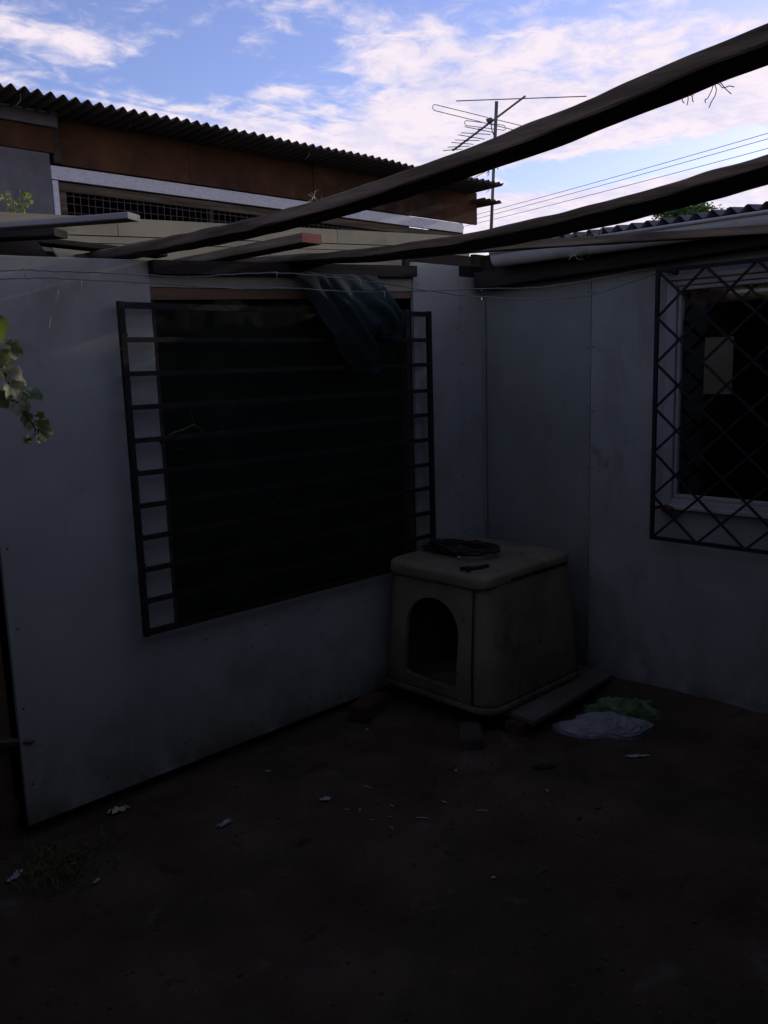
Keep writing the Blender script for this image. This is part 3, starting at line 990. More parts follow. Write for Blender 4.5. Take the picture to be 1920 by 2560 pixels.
tuft('dry_tendril', (-2.06, -1.70, 2.196), 0.022, 9, 'bark', pg, 0.9, 3)
tuft('dry_tendril', (-2.05, -2.26, 2.250), 0.035, 4, 'bark', pg, 0.9, 4)
tuft('dry_tendril', (-2.04, -2.20, 2.245), 0.018, 8, 'bark', pg, 0.9, 8)
tuft('dry_tendril', (-0.60, -1.02, 2.215), 0.07, 9, 'straw', pg, 1.6, 5)
tuft('dry_tendril', (-0.55, -1.06, 2.225), 0.05, 8, 'straw', pg, 0.2, 6)
tuft('dry_tendril', (-2.08, -1.05, 2.205), 0.02, 7, 'straw', pg, -0.6, 7)

# unseen tin roof, fence and wall added to block skylight and darken the yard
pr = thing('added_shade_roof', (-2.8, -4.2, 2.3), 'unseen tin roof added over the near pergola beams to darken the yard', 'roof')
corrugated('roof_sheet', (-5.6, -2.50, 2.335), (1, 0, 0), (0, -1, 0.058), (0, 0, 1), 5.32, 3.7, 'roof', pr, nv=4, wob=0.006, seed=31)
corrugated('roof_sheet', (-5.6, -0.10, 2.272), (1, 0, 0), (0, -1, 0.028), (0, 0, 1), 2.28, 2.46, 'roof', pr, nv=4, wob=0.006, seed=37)
fw = thing('added_shade_fence', (-5.7, -3, 0), 'unseen upright plank fence added beside the yard to block skylight', 'fence')
for i in range(44):
    y0 = 0.1 - i * 0.145
    box('plank', -5.72 + 0.004 * (i % 2), -5.70 + 0.004 * (i % 2), y0 - 0.142, y0, 0.02, 2.16 + random.uniform(-.02, .02), 'wood_dark', fw)
bw = thing('unseen_rear_wall', (-2.8, -6.3, 0), 'unseen plain grey wall added behind the viewer to block skylight', 'wall')
for i in range(5):
    box('wall_panel', -5.7 + i * 1.14, -5.7 + (i + 1) * 1.14 - 0.003, -6.32, -6.30, 0.0, 2.4, 'panel_b', bw)

# ================================================================== wires strung across the walls
W1 = [(-3.2, 0.02, 2.05), (-2.688, -0.172, 2.049), (-2.619, -0.197, 2.054), (-2.55, -0.222, 2.05), (-2.407, -0.274, 2.048), (-2.244, -0.333, 2.042), (-2.114, -0.38, 2.037), (-1.963, -0.434, 2.049), (-1.807, -0.491, 2.057),
      (-1.644, -0.549, 2.049), (-1.49, -0.605, 2.033), (-1.329, -0.663, 2.015), (-1.204, -0.708, 1.998), (-0.985, -0.787, 2.008), (-0.745, -0.874, 2.013), (-0.61, -0.923, 2.028), (-0.45, -0.981, 2.05), (-0.2, -1.071, 2.096), (-0.113, -1.102, 2.105)]
W2 = [(-3.2, 0.02, 2.02), (-2.69, -0.172, 2.023), (-2.575, -0.213, 2.028), (-2.457, -0.256, 2.024), (-2.208, -0.346, 2.013), (-2.076, -0.394, 2.006), (-1.938, -0.443, 1.999), (-1.751, -0.511, 2.002), (-1.57, -0.576, 1.993), (-1.396, -0.639, 1.992),
      (-1.204, -0.708, 1.996), (-1.075, -0.755, 1.981), (-0.895, -0.82, 1.971), (-0.726, -0.881, 1.967), (-0.57, -0.937, 1.974), (-0.449, -0.981, 1.987), (-0.284, -1.041, 2.032), (-0.11, -1.106, 2.085)]
for P, lab, barbs in ((W1, 'upper sagging wire with small tied ends, strung to the lattice corner', (2, 6, 8, 10)), (W2, 'lower sagging wire strung beneath it to the lattice corner', (3, 9, 12))):
    w = thing('clothes_wire', P[1], lab, 'wire', 'wires strung across the yard')
    c = catmull(P, 6)
    c = [p + Vector((0, 0, 0.0012 * sin(i * 1.9))) for i, p in enumerate(c)]
    tube('strand', c, 0.0021, 'wire', w, 5)
    for b in barbs:
        p = Vector(P[b])
        tube('tied_end', [p + Vector((-.006, 0, .004)), p + Vector((0, -.004, 0)), p + Vector((.004, 0, -.004)), p + Vector((.002, 0, -.022))], 0.0014, 'straw', w, 4)
# thin dry tendril hanging against the wall
td = thing('dry_vine_thread', (-2.45, -0.04, 1.93), 'thin pale thread of dry vine hanging on the wall', 'thread')
tube('thread', catmull([(-2.43, -0.02, 2.01), (-2.437, -0.02, 1.985), (-2.45, -0.02, 1.965), (-2.43, -0.02, 1.945), (-2.44, -0.02, 1.925), (-2.465, -0.02, 1.915), (-2.475, -0.02, 1.885), (-2.482, -0.02, 1.862)], 4), 0.0014, 'straw', td, 4)

# ================================================================== blue cloth hung over the bars
def build_cloth():
    t = thing('hanging_cloth', (-1.1, -0.09, 2.1), 'crumpled navy blue cloth hanging from the plate over the bars', 'cloth')
    # left edge and right edge polylines, top to bottom, (x, z)
    nu, nv = 64, 70
    verts, faces = [], []

    def ev(pl, s):
        q = s * (len(pl) - 1)
        i = min(int(q), len(pl) - 2)
        f = q - i
        return (pl[i][0] * (1 - f) + pl[i + 1][0] * f, pl[i][1] * (1 - f) + pl[i + 1][1] * f)
    # the long tail is the left hem, swept to lower right; the right part ends in a short pouch
    Lh = [(-1.375, 2.125), (-1.33, 2.02), (-1.26, 1.90), (-1.17, 1.80), (-1.07, 1.70), (-1.03, 1.665)]
    Mh = [(-1.17, 2.128), (-1.14, 2.04), (-1.08, 1.95), (-1.02, 1.85), (-0.97, 1.75), (-0.955, 1.672)]
    Rm = [(-1.02, 2.13), (-0.995, 2.04), (-0.975, 1.98), (-0.955, 1.92), (-0.94, 1.87), (-0.93, 1.835)]
    Rh = [(-0.86, 2.132), (-0.80, 2.05), (-0.765, 1.99), (-0.75, 1.93), (-0.755, 1.87), (-0.78, 1.825)]
    for j in range(nv + 1):
        s = j / nv
        a, b, c, d = ev(Lh, s), ev(Mh, s), ev(Rm, s), ev(Rh, s)
        for i in range(nu + 1):
            u = i / nu
            if u < 0.42:
                f = u / 0.42
                p = (a[0] * (1 - f) + b[0] * f, a[1] * (1 - f) + b[1] * f)
            elif u < 0.60:
                f = (u - 0.42) / 0.18
                f2 = f * f * (3 - 2 * f)
                p = (b[0] * (1 - f) + c[0] * f, b[1] * (1 - f2) + c[1] * f2)
            else:
                f = (u - 0.6) / 0.4
                p = (c[0] * (1 - f) + d[0] * f, c[1] * (1 - f) + d[1] * f)
            warp = 0.9 * noise.noise(Vector((u * 2.5, s * 2.0, 9.0)))
            fold = 0.030 * sin(u * 15 + 3.0 * s + 2.4 * warp + 1.5 * sin(3 * s)) * (0.35 + 0.75 * s * (1 - 0.4 * s)) + 0.013 * sin(u * 31 - 5.0 * s + 4.0 * warp) + 0.014 * noise.noise(Vector((u * 5, s * 5, 1.0)))
            bulge = 0.045 * sin(pi * min(1, s * 1.1)) * sin(pi * u)
            verts.append((p[0] + 0.008 * sin(s * 7 + u * 4), -0.048 - 0.075 * min(1, 2.0 * s) - bulge - fold * min(1, 0.08 + 2.2 * s), p[1] + 0.006 * noise.noise(Vector((u * 8, s * 8, 4)))))
    for j in range(nv):
        for i in range(nu):
            q = j * (nu + 1) + i
            faces.append((q, q + 1, q + nu + 2, q + nu + 1))
    o = from_data('fabric', verts, faces, 'cloth', t, smooth=True)
    m = o.modifiers.new('thickness', 'SOLIDIFY')
    m.thickness = 0.003


build_cloth()

# twig caught behind the bars
M_['twig'] = material('dusty_twig', [(0.3, (0.05, 0.042, 0.03)), (0.7, (0.09, 0.078, 0.056))], scale=20, rough=0.95, bump=0.3)
tw = thing('dry_twig', (-1.9, -0.02, 1.4), 'forked dry twig caught between bars and dark cloth', 'twig')
tube('stem', catmull([(-2.075, -0.03, 1.43), (-2.026, -0.03, 1.459), (-1.96, -0.025, 1.475), (-1.903, -0.02, 1.487), (-1.844, -0.015, 1.432), (-1.80, -0.01, 1.373)], 4), [0.0055 - 0.00017 * i for i in range(21)], 'twig', tw, 5)
tube('side_twig', catmull([(-2.05, -0.03, 1.44), (-2.02, -0.03, 1.41), (-1.986, -0.03, 1.397)], 4), 0.0025, 'twig', tw, 4)
tube('side_twig', catmull([(-1.903, -0.02, 1.487), (-1.912, -0.02, 1.518), (-1.94, -0.02, 1.592)], 4), 0.002, 'twig', tw, 4)
for i, (a, b) in enumerate((((-1.62, -0.015, 1.02), (-1.32, -0.02, 1.29)), ((-1.36, -0.015, 0.93), (-1.12, -0.02, 1.16)), ((-1.05, -0.015, 0.80), (-0.86, -0.02, 0.96)), ((-1.80, -0.015, 0.86), (-1.62, -0.02, 1.0)))):
    w = thing('dry_stalk', a, ('long thin stalk slanting behind the middle bars', 'thin stalk slanting low behind the bars by the kennel', 'short thin stalk just above the kennel lid', 'short thin stalk low near the pale margin')[i], 'twig', 'stalks behind the bars')
    mid = (Vector(a) + Vector(b)) / 2 + Vector((0.01, 0, 0.015))
    tube('stem', catmull([a, mid, b], 5), 0.0012, 'twig', w, 4)

# ================================================================== dog kennel
def rrect(cx, cy, hx, hy, r, n=6):
    pts = []
    for qx, qy, a0 in ((1, 1, 0), (-1, 1, 90), (-1, -1, 180), (1, -1, 270)):
        for k in range(n + 1):
            a = radians(a0 + 90 * k / n)
            pts.append((cx + qx * (hx - r) + r * cos(a), cy + qy * (hy - r) + r * sin(a)))
    return pts


def loft(bm, rings, cap=True):
    R = [[bm.verts.new(p) for p in ring] for ring in rings]
    n = len(R[0])
    for i in range(len(R) - 1):
        for k in range(n):
            bm.faces.new((R[i][k], R[i][(k + 1) % n], R[i + 1][(k + 1) % n], R[i + 1][k]))
    if cap:
        bm.faces.new(R[0][::-1])
        bm.faces.new(R[-1])


def build_kennel():
    kx, ky = -0.522, -0.395
    t = thing('dog_kennel', (kx, ky, 0.08), 'beige moulded dog kennel with arched doorway and rounded lid', 'kennel')

    def ring(z, ins, r):
        f = (z - 0.09) / 0.60
        return [(x, y, z) for x, y in rrect(kx + 0.01 * f, ky + 0.008 * f, 0.395 - 0.046 * f - ins, 0.368 - 0.040 * f - ins, r)]
    bm = bmesh.new()
    loft(bm, [ring(0.092, 0.03, 0.09), ring(0.10, 0.012, 0.10), ring(0.14, 0.0, 0.11), ring(0.3, -0.006, 0.11), ring(0.5, -0.005, 0.10), ring(0.70, 0.0, 0.09)])
    bm2 = bmesh.new()
    loft(bm2, [ring(0.13, 0.03, 0.09), ring(0.3, 0.018, 0.09), ring(0.5, 0.018, 0.085), ring(0.685, 0.022, 0.08)])
    ob = bm_obj('kennel_tmp', bm, 'kennel', smooth=True)
    inner = bm_obj('kennel_inner', bm2, 'dark')
    # arched cutter
    arc = [(-0.552, 0.198), (-0.556, 0.43)]
    for k in range(0, 13):
        a = pi * k / 12
        arc.append((-0.384 - 0.172 * cos(a), 0.430 + 0.165 * sin(a)))
    arc += [(-0.214, 0.20), (-0.235, 0.188), (-0.40, 0.180), (-0.53, 0.185)]
    cut = prism('kennel_cut', arc, 'x', -1.2, -0.72, 'kennel')
    for c in (inner, cut):
        b = ob.modifiers.new('cut', 'BOOLEAN')
        b.operation = 'DIFFERENCE'
        b.object = c
        b.solver = 'EXACT'
    dg = bpy.context.evaluated_depsgraph_get()
    me = bpy.data.meshes.new_from_object(ob.evaluated_get(dg))
    for c in (ob, inner, cut):
        bpy.data.objects.remove(c, do_unlink=True)
    for p in me.polygons:
        p.use_smooth = False
    body = link('body', me, None, t)
    body.data.materials.clear()
    body.data.materials.append(M_['kennel'])
    for p in body.data.polygons:
        p.material_index = 0
    # lower flange and seam
    fl = bmesh.new()
    loft(fl, [ring(0.098, -0.002, 0.10), ring(0.103, -0.006, 0.11), ring(0.122, -0.006, 0.11), ring(0.128, -0.001, 0.10)], cap=False)
    bm_obj('flange', fl, 'kennel', t, smooth=True)
    tube('seam', [(-0.917, -0.658, 0.13), (-0.912, -0.654, 0.3), (-0.894, -0.648, 0.5), (-0.873, -0.640, 0.69)], 0.0042, 'black', t, 6)
    # door lip
    lip = [(-0.921 + 0.0, y, z) for y, z in arc]
    lip = [Vector((-0.918 + 0.10 * max(0, (z - 0.3)) * 0.95, y, z)) for y, z in arc]
    # lid: rounded slab, drooping over the front
    lb = bmesh.new()
    rings = []
    for z, ins, r in ((0.694, 0.010, 0.07), (0.690, -0.004, 0.075), (0.692, -0.010, 0.078), (0.700, -0.0125, 0.08), (0.732, -0.0115, 0.08), (0.743, -0.007, 0.078), (0.749, 0.004, 0.072), (0.752, 0.024, 0.06), (0.755, 0.08, 0.05), (0.756, 0.14, 0.04)):
        rg = []
        for x, y in rrect(kx + 0.008, ky + 0.008, 0.338 - ins, 0.318 - ins, r):
            f = max(0.0, (kx + 0.0 - x) / 0.38)
            droop = 0.014 * f * f
            rg.append((x - 0.022 * f, y, z - droop + 0.003 * noise.noise(Vector((x * 5, y * 5, z)))))
        rings.append(rg)
    loft(lb, rings)
    bm_obj('lid', lb, 'kennel', t, smooth=True)
    # dark gap gasket along the side under the lid
    for a, b in ((0.02, 0.33), (0.36, 0.64), (0.66, 0.98)):
        x0, x1 = -0.70 + 0.47 * a, -0.70 + 0.47 * b
        box('lid_gasket', x0, x1, -0.7215, -0.69, 0.695, 0.708, 'black', t)


build_kennel()

# things lying on the lid
hs = thing('coiled_hose', (-0.62, -0.34, 0.775), 'loose coil of black hose lying on the kennel lid', 'hose')
pts = []
for k in range(40):
    a = k * 0.36
    r = 0.10 + 0.10 * noise.noise(Vector((k * 0.33, 1, 1)))
    pts.append((-0.60 + r * 1.0 * cos(a) + 0.03 * sin(k * 0.11), -0.33 + r * 1.75 * sin(a), 0.786 + 0.005 * (k % 9) * 0.55))
tube('hose', catmull(pts, 3), 0.0095, 'black', hs, 7)
rg = thing('dark_rag', (-0.50, -0.18, 0.775), 'crumpled dark rag on the rear of the kennel lid', 'rag')


def crumple(name, cx, cy, z, sx, sy, amp, mat, parent, seed, rot=0.0, ragged=0.25, n=26, thick=0.0015):
    verts, faces, keep = [], [], {}
    for j in range(n + 1):
        for i in range(n + 1):
            u, v = 2 * i / n - 1, 2 * j / n - 1
            rr = sqrt(u * u + v * v) / (1 + ragged * noise.noise(Vector((math.atan2(v, u) * 1.6 + seed, seed, 0))) * 1.6)
            h = amp * (abs(noise.noise(Vector((u * 2.2 + seed, v * 2.2, seed)))) * 1.2 + abs(noise.noise(Vector((u * 5.5, v * 5.5 + seed, 3)))) * 0.55 + abs(noise.noise(Vector((u * 12 + seed, v * 12, 7)))) * 0.3) * max(0.0, 1 - 0.6 * rr * rr)
            x, y = u * sx, v * sy
            wx = x + 0.1 * sx * noise.noise(Vector((u * 3, v * 3, seed + 4)))
            wy = y + 0.1 * sy * noise.noise(Vector((u * 3, v * 3, seed + 8)))
            keep[(i, j)] = rr < 1.0
            X, Y = cx + wx * cos(rot) - wy * sin(rot), cy + wx * sin(rot) + wy * cos(rot)
            verts.append((X, Y, z + h + (ground_h(X, Y) if z < 0.1 else 0)))
    for j in range(n):
        for i in range(n):
            if keep[(i, j)] and keep[(i + 1, j)] and keep[(i, j + 1)] and keep[(i + 1, j + 1)]:
                a = j * (n + 1) + i
                faces.append((a, a + 1, a + n + 2, a + n + 1))
    used = sorted({k for f in faces for k in f})
    mp = {k: i for i, k in enumerate(used)}
    o = from_data(name, [verts[k] for k in used], [tuple(mp[k] for k in f) for f in faces], mat, parent, smooth=True)
    m = o.modifiers.new('thickness', 'SOLIDIFY')
    m.thickness = thick
    return o


crumple('fabric', -0.53, -0.25, 0.759, 0.15, 0.19, 0.045, 'black', rg, 3.3, n=34)
tl = thing('tent_peg', (-0.82, -0.58, 0.772), 'small dark L-shaped iron piece near the front edge of the lid', 'hardware')
tube('rod', [(-0.84, -0.53, 0.757), (-0.79, -0.59, 0.760), (-0.73, -0.61, 0.762)], 0.009, 'black', tl, 6)
tube('rod', [(-0.815, -0.555, 0.760), (-0.845, -0.585, 0.757)], 0.011, 'black', tl, 6)
o = crumple('paper_scrap', -0.735, -0.435, 0.777, 0.012, 0.008, 0.01, 'paper', None, 5.0, n=10)
tag(o, 'tiny white scrap caught in the hose coil', 'paper')

# board and blocks under and beside the kennel
bs = thing('base_board', (-0.42, -0.52, 0.04), 'flat old board under the kennel, sticking out beside it', 'board')
prism('board', [(-0.775, -0.905), (-0.735, -0.30), (-0.03, -0.25), (-0.015, -0.865), (-0.2, -0.872), (-0.5, -0.895)], 'z', 0.056, 0.086, 'slab', bs, 0.004)
bk = [(-1.075, -0.115, 0.012, 0.3, 0.11, 0.055, 0.055, 'broken red brick beside the wall at the kennel corner', 'brick'), (-0.98, -0.70, 0.012, 0.75, 0.10, 0.05, 0.035, 'dark flat brick half buried in front of the board', 'stone'), (-0.70, -0.80, 0.0, 0.1, 0.1, 0.05, 0.055, 'dusty brick propping the corner of the board', 'brick'),
      (-0.72, -0.12, 0.0, 0.0, 0.1, 0.05, 0.09, 'brick under the kennel next to the barred wall', 'brick')]
for (x, y, z, r, hx, hy, hz, lab, mt) in bk:
    bm = bmesh.new()
    bm_box(bm, -hx, hx, -hy, hy, -0.02, hz)
    bmesh.ops.bevel(bm, geom=list(bm.edges), offset=0.007, segments=2, affect='EDGES')
    for v in bm.verts:
        v.co += noise.noise_vector(v.co * 18 + Vector((x, y, 0))) * 0.004
    o = bm_obj('brick', bm, mt, None, Matrix.Translation((x, y, z)) @ Matrix.Rotation(r, 4, 'Z'))
    tag(o, lab, 'brick', 'bricks round the kennel')

# ================================================================== litter
def crushed(x, y, sx, sy, h, rot, mat, seed, label):
    bm = bmesh.new()
    bmesh.ops.create_icosphere(bm, subdivisions=5, radius=1)
    off = Vector((seed, seed * 0.7, 0))
    for v in bm.verts:
        d = v.co.copy()
        k = 1 + 0.55 * noise.noise(Vector((d.x * 1.3, d.y * 1.3, 0)) + off)
        ridge = 0.0
        for f, w in ((2.3, 0.55), (5.0, 0.30), (11.0, 0.16)):
            q = d * f + off
            ridge += w * (1 - 2.2 * abs(noise.noise(q)))
        top = max(0.0, d.z)
        px, py = d.x * k * sx * (1 + 0.10 * ridge), d.y * k * sy * (1 + 0.16 * ridge)
        X, Y = x + px * cos(rot) - py * sin(rot), y + px * sin(rot) + py * cos(rot)
        r2 = min(1.0, d.x * d.x + d.y * d.y)
        v.co = Vector((X, Y, ground_h(X, Y) + 0.002 + (h * (0.30 + 0.55 * ridge) * (1 - r2 * 0.85) + 0.006 * (1 + ridge)) * (1 if d.z > 0 else 0)))
    o = bm_obj('plastic_bag', bm, mat)
    return tag(o, label, 'bag')


crushed(-0.455, -1.10, 0.185, 0.115, 0.065, radians(-50), 'bag', 1.7, 'torn white plastic bag crumpled on the dirt by the board')
crushed(-0.27, -1.06, 0.165, 0.065, 0.10, radians(-62), 'bag_green', 6.1, 'green plastic bag lying between the white bag and the window wall')


def scrap(name, x, y, sx, sy, rot, mat, label, cat, seed, amp=0.012, group=None):
    o = crumple(name, x, y, 0.006, sx, sy, amp, mat, None, seed, rot, 0.45, 12)
    return tag(o, label, cat, group)


scrap('paper_strip', -0.63, -1.345, 0.055, 0.011, radians(-48), 'paper', 'narrow white strip lying in front of the plastic bags', 'paper', 2.2)
scrap('paper_scrap', -2.868, -0.226, 0.035, 0.018, radians(25), 'paper', 'white paper scrap by the weeds at the wall end', 'paper', 3.1, 0.02)
scrap('paper_scrap', -2.186, -0.492, 0.036, 0.014, radians(-5), 'paper', 'bluish white scrap alone below the barred opening', 'paper', 4.4, 0.02)
scrap('paper_scrap', -2.69, -0.475, 0.022, 0.009, radians(15), 'paper', 'small pale scrap just in front of the weeds', 'paper', 5.5)
scrap('paper_scrap', -1.796, -0.627, 0.024, 0.016, radians(-30), 'paper', 'rounded pale scrap in the middle of the yard', 'paper', 6.6)
scrap('dead_leaf', -2.40, -0.075, 0.045, 0.024, radians(-20), 'straw', 'large curled dead leaf near the foot of the barred wall', 'leaf', 7.7, 0.03)
scrap('dark_scrap', -0.986, -1.11, 0.05, 0.022, radians(-30), 'black', 'flat black scrap on the dirt before the board', 'scrap', 8.8)
bits = [(-1.648, -0.858), (-1.755, -0.787), (-1.487, -0.987), (-1.757, -1.448), (-1.251, -0.846), (-1.228, -0.266), (-1.811, -0.267), (-1.156, -1.245), (-1.762, -0.972)]
for i, (x, y) in enumerate(bits):
    scrap('pale_chip', x, y, random.uniform(.006, .013), random.uniform(.004, .008), random.uniform(0, 3), 'paper' if i % 3 else 'straw', 'tiny pale chip lying on the dark dirt of the yard', 'chip', 20 + i * 3.7, 0.006, 'pale chips scattered over the dirt')
straws = [(-1.638, -1.01, 0.05, -52), (-1.452, -1.152, 0.045, -50), (-1.608, -0.677, 0.04, -85), (-1.79, -0.749, 0.025, -45), (-1.774, -0.876, 0.015, -45), (-1.717, -0.916, 0.022, -65), (-2.701, -0.307, 0.035, 10)]
for i, (x, y, l, a) in enumerate(straws):
    d = Vector((cos(radians(a)), sin(radians(a)), 0)) * l / 2
    c = Vector((x, y, ground_h(x, y) + 0.006))
    o = tube('straw_stalk', [c - d, c + Vector((0, 0, .002)), c + d], 0.0022, 'paper' if i < 2 else 'straw', None, 4)
    tag(o, 'thin pale straw stalk lying flat on the dirt', 'straw', 'straw stalks scattered over the dirt')
# small stones and crumbs of soil
sm = bmesh.new()
rnd = random.Random(5)
for k in range(800):
    x, y = rnd.uniform(-3.4, -0.05), rnd.uniform(-2.5, -0.05)
    r = rnd.uniform(0.002, 0.0075) * (1.6 if rnd.random() < 0.05 else 1)
    mt = Matrix.Translation((x, y, ground_h(x, y) + r * 0.3)) @ Matrix.Rotation(rnd.uniform(0, 6), 4, 'Z') @ Matrix.Diagonal((r * rnd.uniform(.8, 1.6), r, r * .7, 1))
    bmesh.ops.create_icosphere(sm, subdivisions=1, radius=1, matrix=mt)
so = bm_obj('gravel', sm, 'stone')
tag(so, 'small dark stones and crumbs of soil over the yard', 'gravel', kind='stuff')

# ================================================================== plants
def leaf_mesh(name, r, lobes=5, depth=0.22, seed=0, fold=0.25):
    rn = random.Random(seed)
    verts = [(0, 0, 0)]
    n = 30
    for k in range(n):
        a = -pi + 2 * pi * k / n
        rr = r * (0.78 + depth * cos(lobes * a) + 0.05 * rn.uniform(-1, 1) + 0.04 * cos(15 * a))
        if abs(a) > pi * 0.9:
            rr *= 0.45
        x, y = rr * cos(a), rr * sin(a)
        verts.append((x + r * 0.35, y, fold * abs(y) + 0.12 * r * sin(a * 3 + seed) - 0.25 * x * x / r))
    faces = [(0, k, k % n + 1) for k in range(1, n + 1)]
    me = bpy.data.meshes.new(name)
    me.from_pydata(verts, [], faces)
    return me


LEAF = [leaf_mesh('leaf', 1.0, 5, 0.09, s, 0.22) for s in range(4)]


def put_leaf(parent, p, size, d, nrm, mat, i):
    d, nrm = Vector(d).normalized(), Vector(nrm).normalized()
    y = nrm.cross(d).normalized()
    z = d.cross(y)
    m = Matrix((d * size, y * size, z * size)).transposed().to_4x4()
    m.translation = Vector(p)
    me = LEAF[i % 4].copy()
    return link('leaf', me, mat, parent, m, True)


vn = thing('vine_shoot', (-3.2, -1.2, 2.2), 'leafy grapevine shoot hanging into view in front of the wall', 'vine')
stem = catmull([(-3.42, -1.25, 2.19), (-3.30, -1.22, 2.02), (-3.19, -1.2, 1.90), (-3.12, -1.2, 1.80), (-3.10, -1.2, 1.74), (-3.085, -1.2, 1.69), (-3.07, -1.2, 1.645), (-3.045, -1.2, 1.605), (-3.035, -1.2, 1.575)], 5)
tube('stem', stem, [0.006 - 0.0045 * i / (len(stem) - 1) for i in range(len(stem))], 'bark', vn, 5)
rnd = random.Random(12)
VL = [(-3.103, 1.800, .026, 'leaf', (.3, 0, .7), (-.4, -.6, .5)), (-3.085, 1.768, .022, 'leaf', (.9, 0, -.4), (.2, -.9, .3)), (-3.105, 1.768, .028, 'leaf_sunlit', (0, .1, -1), (-.2, -.95, .1)), (-3.10, 1.735, .024, 'leaf_sunlit', (-.3, 0, -.9), (.1, -.9, .3)),
      (-3.092, 1.712, .022, 'leaf_sunlit', (.8, 0, .2), (.1, -.8, .5)), (-3.065, 1.695, .018, 'leaf_sunlit', (.9, .2, -.2), (.3, -.9, .1)), (-3.09, 1.69, .026, 'leaf_sunlit', (.4, 0, -.8), (0, -.9, .3)), (-3.075, 1.672, .024, 'leaf', (.2, 0, -1), (.4, -.9, 0)),
      (-3.050, 1.668, .020, 'leaf', (1, 0, -.3), (.2, -.8, .5)), (-3.104, 1.668, .022, 'leaf', (-.6, .2, -.6), (-.3, -.9, .2)), (-3.078, 1.648, .016, 'leaf_sunlit', (-.1, 0, -1), (0, -1, .2)), (-3.062, 1.628, .020, 'leaf', (0, .1, -1), (.5, -.8, .1)),
      (-3.060, 1.642, .014, 'leaf_sunlit', (.8, 0, -.2), (.2, -.9, .3)), (-3.046, 1.606, .013, 'leaf_sunlit', (-.2, 0, -1), (0, -1, .3)), (-3.030, 1.592, .024, 'leaf', (.9, .1, -.3), (.15, -.95, .15)), (-3.040, 1.575, .010, 'leaf_sunlit', (.1, 0, -1), (0, -1, .2)),
      (-3.048, 1.572, .010, 'leaf', (-.6, 0, -.6), (0, -1, .2)), (-3.075, 1.655, .015, 'leaf_sunlit', (.6, -.3, .4), (.3, -.8, .5)), (-3.035, 1.618, .010, 'leaf', (.7, 0, .6), (0, -1, .2)),
      (-3.15, 1.85, .028, 'leaf', (-.4, 0, -.6), (0, -.9, .4)), (-3.17, 1.80, .028, 'leaf_sunlit', (-.6, 0, -.6), (0, -.9, .4)), (-3.20, 1.90, .028, 'leaf', (.5, 0, -.6), (0, -.9, .4)), (-3.14, 1.74, .026, 'leaf', (-.5, .3, -.8), (.1, -.9, .4))]
for i, (x, z, s, mt, d, nrm) in enumerate(VL):
    _near = min(stem, key=lambda q: abs(q.z - z - 0.012) + 0.2 * abs(q.x - x))
    tube('leaf_stalk', [_near, (Vector((x, -1.2, z)) + _near) / 2 + Vector((0, -.004, .006)), (x, -1.2, z)], 0.0012, 'leaf_sunlit', vn, 4)
    put_leaf(vn, (x, -1.2 + rnd.uniform(-.02, .02), z), s * 1.25, d, Vector(nrm) + Vector((rnd.uniform(-.25, .25), 0, rnd.uniform(-.25, .25))), mt, i)
rp = thing('roof_seedling', (-2.26, 0.70, 2.38), 'small bright leafy plant growing on the roof beside the rendered shed wall', 'plant')
for k in range(5):
    a = k * 1.3
    tube('stem', catmull([(-2.265, 0.70, 2.36), (-2.265 + .02 * cos(a), 0.70 + .02 * sin(a), 2.41), (-2.265 + .04 * cos(a), 0.70 + .03 * sin(a), 2.44 + .012 * k)], 3), 0.002, 'leaf_bright', rp, 4)
rnd = random.Random(4)
for k in range(22):
    p = (-2.26 + rnd.uniform(-.05, .055), 0.70 + rnd.uniform(-.04, .04), 2.40 + rnd.uniform(0, .075) * (1 if k % 3 else 1.3))
    put_leaf(rp, p, rnd.uniform(.011, .020), (rnd.uniform(-1, 1), rnd.uniform(-.6, .2), rnd.uniform(-.3, .9)), (rnd.uniform(-.4, .4), -1, rnd.uniform(.1, .8)), 'leaf_bright', k)
# weeds at the wall end
wd = bmesh.new()
rnd = random.Random(9)
for k in range(260):
    x, y = -2.74 + rnd.gauss(0, .075), -0.30 + rnd.gauss(0, .09)
    if y > -0.03:
        continue
    z = ground_h(x, y)
    a, h = rnd.uniform(0, 6.28), rnd.uniform(.015, .05)
    d = Vector((cos(a), sin(a), 0))
    s = Vector((-sin(a), cos(a), 0)) * 0.0026
    b = Vector((x, y, z))
    m1, tip = b + d * h * .3 + Vector((0, 0, h * .7)), b + d * h * .9 + Vector((0, 0, h * .85))
    v = [wd.verts.new(q) for q in (b - s, b + s, m1 + s, m1 - s, tip)]
    wd.faces.new((v[0], v[1], v[2], v[3]))
    wd.faces.new((v[3], v[2], v[4]))
so = bm_obj('weeds', wd, 'leaf')
tag(so, 'patch of short green weeds at the foot of the wall end', 'weeds', kind='stuff')


